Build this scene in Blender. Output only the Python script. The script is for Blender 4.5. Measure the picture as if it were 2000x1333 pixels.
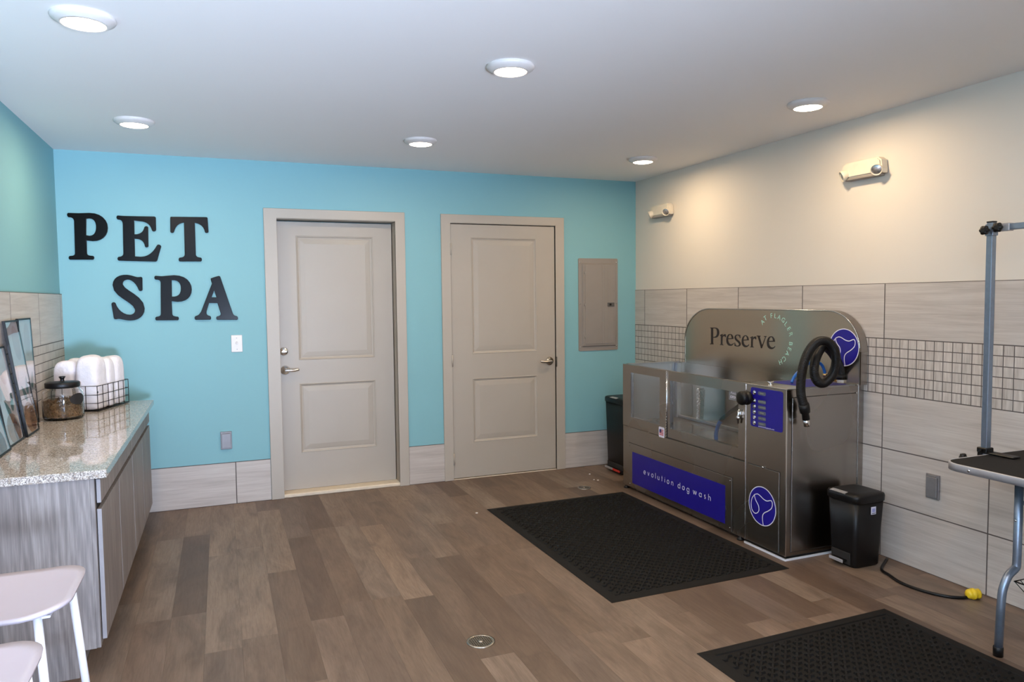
import bpy, bmesh, math, random
from mathutils import Vector, Matrix
R = random.Random(7)
sc = bpy.context.scene
for o in list(bpy.data.objects): bpy.data.objects.remove(o)
COL = sc.collection
# ------------------------------------------------------------ camera
CF = 1426.89; YAW, PIT, ROL = 0.37865, -0.05872, -0.010915
CP = Vector((0.96379, -5.48954, 1.4368))
_f = Vector((math.sin(YAW)*math.cos(PIT), math.cos(YAW)*math.cos(PIT), math.sin(PIT)))
_r = Vector((math.cos(YAW), -math.sin(YAW), 0)); _u = _r.cross(_f)
CR = _r*math.cos(ROL) + _u*math.sin(ROL); CU = -_r*math.sin(ROL) + _u*math.cos(ROL)
cd = bpy.data.cameras.new('camera'); cam = bpy.data.objects.new('camera', cd); COL.objects.link(cam)
cd.sensor_width = 36; cd.lens = CF/2000*36; cd.clip_start = 0.05; cd.clip_end = 100
cam.matrix_world = Matrix(((CR.x, CU.x, -_f.x, CP.x), (CR.y, CU.y, -_f.y, CP.y), (CR.z, CU.z, -_f.z, CP.z), (0, 0, 0, 1)))
sc.camera = cam
def at(u, v, ax, val):      # point of the photograph on a plane of the room
    d = _f + CR*((u-1000)/CF) + CU*((666.5-v)/CF)
    return CP + d*((val-CP[ax])/d[ax])
# ------------------------------------------------------------ world, lights, exposure
W, H, T, S = 4.299, 2.422, 1.4947, 0.602
YF = -7.6                                   # wall behind the camera
w = bpy.data.worlds.new('world'); sc.world = w; w.use_nodes = True
w.node_tree.nodes['Background'].inputs[0].default_value = (0.55, 0.72, 1, 1)
w.node_tree.nodes['Background'].inputs[1].default_value = 1.0
D1, D2 = 450, 2500
def area(name, loc, rot, sx, sy, power, col):
    l = bpy.data.lights.new(name, 'AREA'); l.shape = 'RECTANGLE'; l.size = sx; l.size_y = sy; l.energy = power; l.color = col
    o = bpy.data.objects.new(name, l); COL.objects.link(o); o.location = loc; o.rotation_euler = rot; return o
def aim(o, target):
    o.rotation_euler = (Vector(target)-o.location).to_track_quat('-Z', 'Y').to_euler()
aim(area('daylight', (2.4, YF-1.6, 2.9), (0, 0, 0), 2.2, 2.2, D1, (0.38, 0.60, 1.0)), (.9, YF, 1.2))
aim(area('daylight_off_ground', (2.3, YF-1.3, 0.05), (0, 0, 0), 2.6, 1.6, D2, (0.60, 0.74, 1.0)), (.9, YF, 1.3))
LAMP_W = 7.2; LAMP_C = (1.0, 0.74, 0.46)
sc.view_settings.view_transform = 'Standard'; sc.view_settings.look = 'None'
sc.view_settings.gamma = 1; sc.view_settings.use_curve_mapping = False
sc.view_settings.exposure = 0.33

# ------------------------------------------------------------ materials
def srgb(r, g, b):
    f = lambda c: (c/255/12.92) if c <= 10.3 else ((c/255+0.055)/1.055)**2.4
    return (f(r), f(g), f(b), 1)
class NT:
    def __init__(s, name):
        s.m = bpy.data.materials.new(name); s.m.use_nodes = True; s.t = s.m.node_tree
        s.b = s.t.nodes['Principled BSDF']; s.pos = None
    def n(s, t, **k):
        x = s.t.nodes.new(t)
        for a, b in k.items(): setattr(x, a, b)
        return x
    def put(s, sock, v):
        if hasattr(v, 'is_output') or isinstance(v, bpy.types.NodeSocket): s.t.links.new(v, sock)
        else: sock.default_value = v
    def math(s, op, a, b=0.0, c=None):
        x = s.n('ShaderNodeMath', operation=op); s.put(x.inputs[0], a); s.put(x.inputs[1], b)
        if c is not None: s.put(x.inputs[2], c)
        return x.outputs[0]
    def xyz(s, kind='Position'):
        if kind == 'Position': o = s.n('ShaderNodeNewGeometry').outputs['Position']
        else: o = s.n('ShaderNodeTexCoord').outputs['Object']
        x = s.n('ShaderNodeSeparateXYZ'); s.put(x.inputs[0], o); return x.outputs[0], x.outputs[1], x.outputs[2], o
    def comb(s, a, b, c=0.0):
        x = s.n('ShaderNodeCombineXYZ'); s.put(x.inputs[0], a); s.put(x.inputs[1], b); s.put(x.inputs[2], c); return x.outputs[0]
    def noise(s, vec, scale=1., detail=4., rough=.55, dist=0.):
        x = s.n('ShaderNodeTexNoise'); s.put(x.inputs['Vector'], vec); x.inputs['Scale'].default_value = scale
        x.inputs['Detail'].default_value = detail; x.inputs['Roughness'].default_value = rough; x.inputs['Distortion'].default_value = dist
        return x.outputs[0]
    def white(s, vec):
        x = s.n('ShaderNodeTexWhiteNoise', noise_dimensions='3D'); s.put(x.inputs['Vector'], vec); return x.outputs['Value']
    def ramp(s, f, stops, interp='LINEAR'):
        x = s.n('ShaderNodeValToRGB'); s.put(x.inputs[0], f); cr = x.color_ramp; cr.interpolation = interp
        while len(cr.elements) < len(stops): cr.elements.new(0.5)
        for e, (p, c) in zip(cr.elements, stops): e.position = p; e.color = c
        return x.outputs[0]
    def mix(s, f, a, b, mode='MIX'):
        x = s.n('ShaderNodeMix', data_type='RGBA', blend_type=mode); s.put(x.inputs[0], f); s.put(x.inputs[6], a); s.put(x.inputs[7], b); return x.outputs[2]
    def mixf(s, f, a, b):
        x = s.n('ShaderNodeMix', data_type='FLOAT'); s.put(x.inputs[0], f); s.put(x.inputs[2], a); s.put(x.inputs[3], b); return x.outputs[0]
    def bump(s, h, strength=.3, dist=.002):
        x = s.n('ShaderNodeBump'); x.inputs['Strength'].default_value = strength; x.inputs['Distance'].default_value = dist
        s.put(x.inputs['Height'], h); s.put(s.b.inputs['Normal'], x.outputs[0])
    def set(s, col=None, rough=None, metal=None, **k):
        if col is not None: s.put(s.b.inputs['Base Color'], col)
        if rough is not None: s.put(s.b.inputs['Roughness'], rough)
        if metal is not None: s.put(s.b.inputs['Metallic'], metal)
        for a, b in k.items(): s.put(s.b.inputs[a.replace('_', ' ')], b)
        return s.m
def plain(name, col, rough=.5, metal=0., var=.06, scale=30, bump=0., bdist=.001, **k):
    t = NT(name); _, _, _, p = t.xyz('Object')
    nz = t.noise(p, scale, 3)
    c2 = tuple(c*(1-var) for c in col[:3])+(1,)
    c3 = tuple(min(1, c*(1+var)) for c in col[:3])+(1,)
    c = t.ramp(nz, [(.3, c2), (.7, c3)])
    if bump: t.bump(nz, bump, bdist)
    return t.set(c, rough, metal, **k)
def paint(name, col, rough=.6):
    t = NT(name); _, _, _, p = t.xyz()
    big = t.noise(p, 1.3, 2); fine = t.noise(p, 180, 2)
    c = t.mix(big, tuple(c*.97 for c in col[:3])+(1,), col)
    t.bump(fine, .08, .001); return t.set(c, rough, 0)
def tile_mat(name, along, off, vert=True, rowh=T/5):
    t = NT(name); x, y, z, p = t.xyz(); s_ = {'x': x, 'y': y}[along]
    u = t.math('DIVIDE', t.math('ADD', s_, off+S*40), S); v = t.math('DIVIDE', t.math('ADD', z, 0.0001), rowh)
    def edge(a, size):
        f = t.math('FRACT', a); return t.math('MULTIPLY', t.math('MINIMUM', f, t.math('SUBTRACT', 1.0, f)), size)
    dbig = t.math('MINIMUM', edge(u, S), edge(v, rowh))
    u2 = t.math('MULTIPLY', u, 12.0); v2 = t.math('MULTIPLY', v, 6.0)
    dsm = t.math('MINIMUM', edge(u2, S/12), edge(v2, rowh/6)) if vert else edge(v2, rowh/6)
    fl = t.math('FLOOR', v); mos = t.math('COMPARE', fl, 3.0, .1)
    d = t.mixf(mos, dbig, dsm)
    g = t.math('SUBTRACT', 1.0, t.math('SMOOTH_MIN', 1.0, t.math('DIVIDE', d, t.mixf(mos, .0036, .0025)), .15))
    g = t.math('MAXIMUM', 0.0, t.math('MINIMUM', 1.0, t.math('MULTIPLY', g, 3.0)))
    idb = t.white(t.comb(t.math('FLOOR', u), fl, 3.0)); ids = t.white(t.comb(t.math('FLOOR', u2), t.math('FLOOR', v2), 9.0))
    rnd = t.mixf(mos, idb, ids)
    sh = t.math('MULTIPLY', idb, 31.0)
    nb = t.noise(t.comb(t.math('MULTIPLY', s_, 1.6), t.math('MULTIPLY', z, 34.0), sh), 1.0, 5, .6, .6)
    nb2 = t.noise(t.comb(t.math('MULTIPLY', s_, 6.0), t.math('MULTIPLY', z, 150.0), sh), 1.0, 3, .6)
    nm = t.noise(t.comb(t.math('MULTIPLY', s_, 90.0), t.math('MULTIPLY', z, 8.0), t.math('MULTIPLY', ids, 50.0)), 1.0, 3, .6)
    n_ = t.mixf(mos, t.mixf(.3, nb, nb2), nm)
    lo = srgb(166, 156, 147); hi = srgb(202, 195, 187)
    c = t.ramp(n_, [(.28, lo), (.5, srgb(186, 177, 169)), (.72, hi)])
    k = t.math('ADD', t.mixf(mos, .97, .9), t.math('MULTIPLY', rnd, t.mixf(mos, .04, .17)))
    vm = t.n('ShaderNodeVectorMath', operation='SCALE'); t.put(vm.inputs[0], c); t.put(vm.inputs['Scale'], k)
    c = t.mix(g, vm.outputs[0], srgb(84, 78, 76))
    h = t.math('ADD', t.math('MULTIPLY', t.math('SUBTRACT', 1.0, g), 1.0), t.math('MULTIPLY', n_, .06))
    t.bump(h, .6, .0015)
    return t.set(c, t.mixf(g, .42, .8), 0)
def floor_mat():
    t = NT('plank_floor'); x, y, z, p = t.xyz(); PW = .1462; PL = 1.22
    u = t.math('DIVIDE', t.math('ADD', x, -1.15+PW*40), PW); cu = t.math('FLOOR', u)
    off = t.math('MULTIPLY', t.white(t.comb(cu, 1.0, 2.0)), 5.0)
    v = t.math('ADD', t.math('DIVIDE', y, PL), off); cv = t.math('FLOOR', v)
    rid = t.white(t.comb(cu, cv, 4.0)); rid2 = t.white(t.comb(cu, cv, 8.0))
    fu = t.math('FRACT', u); fv = t.math('FRACT', v)
    du = t.math('MULTIPLY', t.math('MINIMUM', fu, t.math('SUBTRACT', 1.0, fu)), PW)
    dv = t.math('MULTIPLY', t.math('MINIMUM', fv, t.math('SUBTRACT', 1.0, fv)), PL)
    d = t.math('MINIMUM', du, dv)
    g = t.math('MAXIMUM', 0.0, t.math('SUBTRACT', 1.0, t.math('DIVIDE', d, .0014)))
    sh = t.math('MULTIPLY', rid, 60.0)
    blot = t.noise(t.comb(t.math('MULTIPLY', x, 9.0), t.math('MULTIPLY', y, 2.2), sh), 1.0, 5, .6, 1.2)
    grain = t.noise(t.comb(t.math('MULTIPLY', x, 120.0), t.math('MULTIPLY', y, 7.0), sh), 1.0, 5, .65, .8)
    wavex = t.n('ShaderNodeTexWave', wave_type='RINGS', rings_direction='SPHERICAL')
    t.put(wavex.inputs['Vector'], t.comb(t.math('MULTIPLY', t.math('ADD', fu, -.5), 1.3), t.math('MULTIPLY', t.math('ADD', fv, t.math('MULTIPLY', rid2, -1.0)), 1.6), sh))
    wavex.inputs['Scale'].default_value = 7; wavex.inputs['Distortion'].default_value = 7; wavex.inputs['Detail'].default_value = 2; wavex.inputs['Detail Scale'].default_value = 2
    base = t.ramp(rid, [(0, srgb(112, 90, 74)), (.3, srgb(142, 118, 98)), (.55, srgb(128, 108, 94)), (.8, srgb(162, 136, 114)), (1, srgb(146, 127, 111))])
    dark = t.mix(.62, base, srgb(84, 64, 50))
    c = t.mix(t.ramp(blot, [(.38, (0, 0, 0, 1)), (.72, (1, 1, 1, 1))]), base, dark)
    c = t.mix(t.math('MULTIPLY', t.ramp(grain, [(.42, (0, 0, 0, 1)), (.7, (1, 1, 1, 1))]), .38), c, srgb(92, 72, 58))
    c = t.mix(t.math('MULTIPLY', wavex.outputs['Fac'], .07), c, srgb(70, 52, 40))
    c = t.mix(t.math('MULTIPLY', g, .55), c, srgb(60, 46, 38))
    c = t.mix(1.0, c, (.72, .725, .725, 1), 'MULTIPLY')
    t.bump(t.math('SUBTRACT', t.math('MULTIPLY', grain, .3), g), .25, .001)
    return t.set(c, t.mixf(grain, .38, .52), 0)
def wood_grey(name, vert=True):
    t = NT(name); x, y, z, p = t.xyz()
    v1 = t.comb(t.math('MULTIPLY', x, 9.0), t.math('MULTIPLY', y, 9.0), t.math('MULTIPLY', z, .9))
    a = t.noise(v1, 1.0, 5, .6, 2.2)
    b = t.noise(t.comb(t.math('MULTIPLY', x, 160.0), t.math('MULTIPLY', y, 160.0), t.math('MULTIPLY', z, 5.0)), 1.0, 3, .6)
    w_ = t.n('ShaderNodeTexWave', wave_type='BANDS', bands_direction='DIAGONAL'); t.put(w_.inputs['Vector'], t.comb(t.math('MULTIPLY', x, 7.0), t.math('MULTIPLY', y, 7.0), t.math('MULTIPLY', z, .8)))
    w_.inputs['Scale'].default_value = 3.; w_.inputs['Distortion'].default_value = 9; w_.inputs['Detail'].default_value = 3; w_.inputs['Detail Scale'].default_value = .7
    m = t.math('ADD', t.math('MULTIPLY', a, .52), t.math('ADD', t.math('MULTIPLY', b, .40), t.math('MULTIPLY', w_.outputs['Fac'], .08)))
    c = t.ramp(m, [(.3, srgb(96, 89, 86)), (.5, srgb(127, 119, 115)), (.68, srgb(158, 150, 145))])
    t.bump(b, .12, .001); return t.set(c, .5, 0)
def granite_mat():
    t = NT('granite'); _, _, _, p = t.xyz('Object')
    v = t.n('ShaderNodeTexVoronoi'); t.put(v.inputs['Vector'], p); v.inputs['Scale'].default_value = 330
    v2 = t.n('ShaderNodeTexVoronoi'); t.put(v2.inputs['Vector'], p); v2.inputs['Scale'].default_value = 120
    big = t.noise(p, 30, 4)
    sx = t.n('ShaderNodeSeparateColor'); t.put(sx.inputs[0], v.outputs['Color']); s2 = t.n('ShaderNodeSeparateColor'); t.put(s2.inputs[0], v2.outputs['Color'])
    c = t.ramp(sx.outputs[0], [(0, srgb(84, 82, 84)), (.16, srgb(138, 130, 124)), (.40, srgb(182, 173, 163)), (.70, srgb(206, 201, 194)), (.9, srgb(226, 224, 220))], 'CONSTANT')
    c = t.mix(t.ramp(s2.outputs[1], [(.8, (0, 0, 0, 1)), (.86, (.6, .6, .6, 1))], 'CONSTANT'), c, srgb(140, 124, 106))
    c = t.mix(t.math('MULTIPLY', big, .35), c, srgb(164, 150, 134))
    return t.set(c, .045, 0)
ROTN = .25
def steel(name, col=(.36, .335, .31), rough=.26, along='z', amt=.10):
    t = NT(name); x, y, z, p = t.xyz()
    if along == 'z': v = t.comb(t.math('MULTIPLY', x, 420.0), t.math('MULTIPLY', y, 420.0), t.math('MULTIPLY', z, 4.0))
    else: v = t.comb(t.math('MULTIPLY', x, 4.0), t.math('MULTIPLY', y, 4.0), t.math('MULTIPLY', z, 420.0))
    n1 = t.noise(v, 1.0, 2); n2 = t.noise(p, 2.2, 1)
    c = t.mix(n2, tuple(a*.92 for a in col)+(1,), tuple(a*1.06 for a in col)+(1,))
    tg = t.n('ShaderNodeTangent', direction_type='RADIAL', axis='Z'); t.put(t.b.inputs['Tangent'], tg.outputs[0])
    r_ = t.math('ADD', rough-.04, t.math('MULTIPLY', n2, amt))
    return t.set(c, r_, 1.0, Anisotropic=.6, Anisotropic_Rotation=ROTN)
def glass(name, tint=(1, 1, 1, 1), rough=0.0):
    t = NT(name); return t.set(tint, rough, 0, Transmission_Weight=1.0, IOR=1.45)
def emit(name, col, s):
    t = NT(name); return t.set((.9, .9, .9, 1), .5, 0, Emission_Color=col, Emission_Strength=s)

AQ = paint('aqua_paint', srgb(127, 178, 185)); WHITEW = paint('white_wall_paint', srgb(214, 206, 194)); CEIL = paint('ceiling_paint', srgb(236, 234, 232), .8)
FLOOR = floor_mat()
TILE_R = tile_mat('wall_tile', 'y', .1540); TILE_L = tile_mat('left_wall_tile', 'y', .06, vert=False); TILE_B = tile_mat('skirting_tile', 'x', -1.028)
DOORP = plain('door_paint', srgb(172, 163, 150), .42, var=.015, scale=4)
TRIMP = plain('door_trim_paint', srgb(175, 166, 153), .42, var=.015, scale=4)
CREAM = plain('threshold_wood', srgb(214, 200, 178), .5, var=.05)
STEEL = steel('brushed_steel'); STEEL2 = steel('tub_aluminium', (.43, .43, .44), .30, amt=.18); STEELB = steel('backsplash_steel', (.50, .44, .36), .21, amt=.08)
CHROME = plain('chrome', (.75, .75, .76, 1), .15, 1., var=.02); NICKEL = plain('satin_nickel', (.42, .39, .35, 1), .25, 1., var=.05)
PBLACK = plain('black_plastic', srgb(9, 9, 11), .42, var=.1, Specular_IOR_Level=.35); RUBBER = plain('mat_rubber', srgb(12, 11, 11), .7, var=.15, scale=8, Specular_IOR_Level=.25)
LETBLK = plain('letter_black_paint', srgb(7, 6, 7), .22, var=.12, scale=12, Specular_IOR_Level=.14)
BLUE = plain('blue_vinyl', srgb(30, 20, 132), .38, var=.03); VWHITE = plain('white_vinyl', srgb(226, 222, 236), .5, var=.02); VMINT = plain('mint_vinyl', srgb(160, 205, 190), .5, var=.02)
VBLACK = plain('dark_vinyl', srgb(34, 28, 28), .5, var=.05)
WOODG = wood_grey('grey_oak_laminate'); GRANITE = granite_mat(); DARK = plain('dark_gap', srgb(34, 30, 28), .8)  # dark_gap also paints shade into cabinet and panel gaps
EDGEB = plain('laminate_edge', srgb(146, 141, 142), .5, var=.05)
GLASS = glass('clear_glass'); PANE = glass('acrylic_pane', (.86, .88, .88, 1), 0.0)
WPLAST = plain('white_plastic', srgb(212, 206, 202), .35, var=.02); BEIGEP = plain('fixture_plastic', srgb(216, 206, 188), .4, var=.03)
GREYM = plain('panel_grey', srgb(140, 133, 127), .45, var=.03, scale=8); GREYM2 = plain('outlet_cover_grey', srgb(128, 126, 128), .4, .3, var=.05)
ALU = plain('aluminium_trim', srgb(170, 168, 170), .42, .35, var=.04); TUBE = plain('tube_grey_blue', srgb(128, 140, 156), .32, .7, var=.06, scale=60)
SEATM = plain('stool_seat_white', srgb(190, 182, 192), .34, var=.015, scale=3); LEGW = plain('stool_leg_white', srgb(224, 224, 230), .35, var=.02)
TOWEL = plain('white_towel', srgb(228, 224, 228), .95, var=.04, scale=34, bump=.9, bdist=.006); DOWEL = plain('wood_dowel', srgb(184, 142, 98), .5, var=.12, scale=25)
TREAT = plain('dog_treats', srgb(150, 116, 78), .8, var=.35, scale=14); LABELB = plain('label_black', srgb(28, 26, 28), .6)
LAMPE = emit('lamp_diffuser', (1, .86, .68, 1), 14.0); HOSEB = plain('blue_hose', srgb(30, 96, 176), .3, var=.05); BRASS = plain('brass', (.65, .42, .18, 1), .25, 1., var=.05)
YEL = plain('yellow_plug', srgb(232, 196, 40), .4, var=.05); RED = plain('red_plastic', srgb(190, 44, 30), .4); CAULK = plain('white_caulk', srgb(214, 216, 222), .5)
GREYL = plain('button_label_grey', srgb(88, 92, 108), .5); TTEXT = plain('label_text', srgb(150, 156, 130), .6); FLAGR = plain('flag_red', srgb(186, 60, 66), .6); FLAGB = plain('flag_blue', srgb(50, 56, 110), .6)
LENS = plain('reflector_lens', (.45, .45, .46, 1), .2, .8, var=.3, scale=90)

# ------------------------------------------------------------ mesh helpers
LOC = {}
def add_box(bm, x0, x1, y0, y1, z0, z1, bev=0., seg=1):
    r = bmesh.ops.create_cube(bm, size=1); vs = r['verts']
    for v in vs: v.co = Vector(((x0+x1)/2+v.co.x*(x1-x0), (y0+y1)/2+v.co.y*(y1-y0), (z0+z1)/2+v.co.z*(z1-z0)))
    if bev:
        es = list({e for v in vs for e in v.link_edges}); bmesh.ops.bevel(bm, geom=es, offset=bev, segments=seg, affect='EDGES', profile=.5)
    return bm
def box(*a, **k): return add_box(bmesh.new(), *a, **k)
def ring(bm, c, ax1, ax2, r, seg, ry=None):
    ry = r if ry is None else ry
    return [bm.verts.new(c + ax1*(r*math.cos(2*math.pi*i/seg)) + ax2*(ry*math.sin(2*math.pi*i/seg))) for i in range(seg)]
def bridge(bm, a, b):
    n = len(a)
    for i in range(n):
        f = bm.faces.new((a[i], a[(i+1) % n], b[(i+1) % n], b[i])); f.smooth = True
def frame_of(d):
    d = d.normalized(); a = Vector((0, 0, 1)) if abs(d.z) < .9 else Vector((1, 0, 0))
    x = d.cross(a).normalized(); return x, d.cross(x).normalized()
def add_tube(bm, pts, r, seg=10, cap=True, closed=False):
    pts = [Vector(p) for p in pts]; n = len(pts); x = None; rings = []
    for i, p in enumerate(pts):
        if closed: d = (pts[(i+1) % n]-pts[i-1]).normalized()
        else: d = (pts[min(i+1, n-1)]-pts[max(i-1, 0)]).normalized()
        if x is None: x, y = frame_of(d)
        else: x = (x-d*x.dot(d)).normalized(); y = d.cross(x)
        rr = r[i] if isinstance(r, (list, tuple)) else r
        rings.append(ring(bm, p, x, y, rr, seg))
    for a, b in zip(rings, rings[1:]): bridge(bm, a, b)
    if closed: bridge(bm, rings[-1], rings[0])
    elif cap: bm.faces.new(list(reversed(rings[0]))); bm.faces.new(rings[-1])
    return bm
def tube(*a, **k): return add_tube(bmesh.new(), *a, **k)
def smooth_path(pts, n=8):      # Catmull-Rom
    P = [Vector(p) for p in pts]; P = [P[0]*2-P[1]]+P+[P[-1]*2-P[-2]]; out = []
    for i in range(1, len(P)-2):
        a, b, c, d = P[i-1:i+3]
        for k in range(n):
            t = k/n; out.append(.5*((2*b)+(c-a)*t+(2*a-5*b+4*c-d)*t*t+(3*b-a-3*c+d)*t**3))
    out.append(P[-2]); return out
def add_lathe(bm, c, prof, axis=Vector((0, 0, 1)), seg=32, sx=1., sy=1.):   # prof: (radius, height)
    c = Vector(c); axis = Vector(axis).normalized(); x, y = frame_of(axis) if abs(axis.z) < .99 else (Vector((1, 0, 0)), Vector((0, 1, 0))*(1 if axis.z > 0 else -1))
    prev = None
    for r, h in prof:
        cc = c+axis*h
        if r < 1e-6: cur = bm.verts.new(cc)
        else: cur = ring(bm, cc, x*sx, y*sy, r, seg)
        if prev is not None:
            if isinstance(prev, list) and isinstance(cur, list): bridge(bm, prev, cur)
            elif isinstance(cur, list):
                for i in range(seg): bm.faces.new((prev, cur[(i+1) % seg], cur[i])).smooth = True
            elif isinstance(prev, list):
                for i in range(seg): bm.faces.new((prev[i], prev[(i+1) % seg], cur)).smooth = True
        prev = cur
    return bm
def lathe(*a, **k): return add_lathe(bmesh.new(), *a, **k)
def cyl(c, axis, r, h, seg=24): return lathe(c, [(0, 0), (r, 0), (r, h), (0, h)], axis, seg)
def add_prism(bm, outline, plane, a, b, bev=0.):    # outline in the plane's two axes, extruded from a to b on the third
    def P(u, v, w):
        return {'yz': Vector((w, u, v)), 'xz': Vector((u, w, v)), 'xy': Vector((u, v, w))}[plane]
    A = [bm.verts.new(P(u, v, a)) for u, v in outline]; B = [bm.verts.new(P(u, v, b)) for u, v in outline]
    n = len(A); fa = bm.faces.new(A); fb = bm.faces.new(list(reversed(B)))
    for i in range(n): bm.faces.new((A[i], B[i], B[(i+1) % n], A[(i+1) % n]))
    if bev: bmesh.ops.bevel(bm, geom=list(fa.edges)+list(fb.edges), offset=bev, segments=2, affect='EDGES')
    return bm
def prism(*a, **k): return add_prism(bmesh.new(), *a, **k)
def rrect(x0, x1, y0, y1, r, n=6, rs=None):
    rs = rs or (r, r, r, r); out = []
    for (cx, cy, a0), q in zip(((x1, y1, 0), (x0, y1, 90), (x0, y0, 180), (x1, y0, 270)), rs):
        q = max(q, 1e-5); cx += -q if cx == x1 else q; cy += -q if cy == y1 else q
        for k in range(n+1):
            a = math.radians(a0+90*k/n); out.append((cx+q*math.cos(a), cy+q*math.sin(a)))
    return out
def obj(name, bm, mat, parent=None, auto=True):
    off = LOC.get(parent.name, Vector()) if parent else Vector()
    if off.length: bmesh.ops.translate(bm, vec=-off, verts=bm.verts)
    bmesh.ops.remove_doubles(bm, verts=bm.verts, dist=1e-6)
    bmesh.ops.recalc_face_normals(bm, faces=bm.faces)
    me = bpy.data.meshes.new(name); bm.to_mesh(me); bm.free(); me.materials.append(mat)
    o = bpy.data.objects.new(name, me); COL.objects.link(o)
    if parent: o.parent = parent
    LOC[o.name] = off; return o
def tag(o, label=None, cat=None, group=None, kind=None):
    if label: o['label'] = label
    if cat: o['category'] = cat
    if group: o['group'] = group
    if kind: o['kind'] = kind
    return o
def thing(name, label, cat, loc, group=None, kind=None):
    o = bpy.data.objects.new(name, None); COL.objects.link(o); o.empty_display_size = .05; o.location = loc
    LOC[o.name] = Vector(loc); return tag(o, label, cat, group, kind)
def copy_tree(o, parent=None):
    c = o.copy(); COL.objects.link(c)
    if parent: c.parent = parent; c.matrix_parent_inverse = o.matrix_parent_inverse.copy()
    for ch in [k for k in bpy.data.objects if k.parent == o]: copy_tree(ch, c)
    return c
def struct(name, bm, mat, label=None): return tag(obj(name, bm, mat), label, None, None, 'structure')
# bezier outline mini language -> points
def path(s, n=7):
    tk = s.replace(',', ' ').split(); out = []; i = 0; cmd = 'M'
    while i < len(tk):
        if tk[i] in 'MLC': cmd = tk[i]; i += 1
        if cmd in 'ML': out.append((float(tk[i]), float(tk[i+1]))); i += 2
        else:
            p0 = Vector(out[-1]); p1, p2, p3 = [Vector((float(tk[i+2*k]), float(tk[i+2*k+1]))) for k in range(3)]; i += 6
            for k in range(1, n+1):
                t = k/n; q = p0*(1-t)**3+p1*3*t*(1-t)**2+p2*3*t*t*(1-t)+p3*t**3; out.append((q.x, q.y))
    return out
def flat_shape(name, contours, mat, parent, basis, ext, bev=0.):   # contours in 2D; basis = (origin, ux, uy, un)
    cu = bpy.data.curves.new(name, 'CURVE'); cu.dimensions = '2D'; cu.fill_mode = 'BOTH'; cu.extrude = ext; cu.bevel_depth = bev; cu.bevel_resolution = 2
    for c in contours:
        sp = cu.splines.new('POLY'); sp.points.add(len(c)-1); sp.use_cyclic_u = True
        for pt, (a, b) in zip(sp.points, c): pt.co = (a, b, 0, 1)
    tmp = bpy.data.objects.new('tmp', cu); COL.objects.link(tmp)
    return curve_to_obj(name, tmp, mat, parent, basis, ext)
def curve_to_obj(name, tmp, mat, parent, basis, ext):
    bpy.context.view_layer.update(); dg = bpy.context.evaluated_depsgraph_get()
    me = bpy.data.meshes.new_from_object(tmp.evaluated_get(dg)); bm = bmesh.new(); bm.from_mesh(me)
    O, ux, uy, un = [Vector(v) for v in basis]
    for v in bm.verts: v.co = O+ux*v.co.x+uy*v.co.y+un*(v.co.z+ext)
    cu = tmp.data; bpy.data.objects.remove(tmp); bpy.data.curves.remove(cu); bpy.data.meshes.remove(me)
    return obj(name, bm, mat, parent)
def text_obj(name, s, size, mat, parent, basis, ext=.0003, align='CENTER', spacing=1.):
    cu = bpy.data.curves.new(name, 'FONT'); cu.body = s; cu.size = size; cu.extrude = ext; cu.align_x = align; cu.align_y = 'CENTER'; cu.space_character = spacing
    tmp = bpy.data.objects.new('tmp', cu); COL.objects.link(tmp)
    return curve_to_obj(name, tmp, mat, parent, basis, ext)
def stroke2d(pts, wd, closed=False):          # quads of a ribbon; returns list of quads
    P = [Vector(p) for p in pts]; n = len(P); L = []; Rr = []
    for i in range(n):
        if closed: d = P[(i+1) % n]-P[i-1]
        else: d = P[min(i+1, n-1)]-P[max(i-1, 0)]
        d.normalize(); nn = Vector((-d.y, d.x)); L.append(P[i]+nn*wd/2); Rr.append(P[i]-nn*wd/2)
    q = [(L[i], L[i+1], Rr[i+1], Rr[i]) for i in range(n-1)]
    if closed: q.append((L[-1], L[0], Rr[0], Rr[-1]))
    return q
def ribbons(name, strokes, wd, mat, parent, basis, lift=.0012):
    bm = bmesh.new(); O, ux, uy, un = [Vector(v) for v in basis]
    for s in strokes:
        closed = s[-1] == 'c'; pts = s[:-1] if closed else s
        for q in stroke2d(pts, wd, closed):
            bot = [bm.verts.new(O+ux*p.x+uy*p.y) for p in q]; top = [bm.verts.new(O+ux*p.x+uy*p.y+un*lift) for p in q]
            bm.faces.new(top); bm.faces.new(list(reversed(bot)))
            for i in range(4): bm.faces.new((bot[i], bot[(i+1) % 4], top[(i+1) % 4], top[i]))
    return obj(name, bm, mat, parent)
def arc(cx, cy, r, a0, a1, n=14, ry=None):
    ry = r if ry is None else ry
    return [(cx+r*math.cos(math.radians(a0+(a1-a0)*i/n)), cy+ry*math.sin(math.radians(a0+(a1-a0)*i/n))) for i in range(n+1)]

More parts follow.
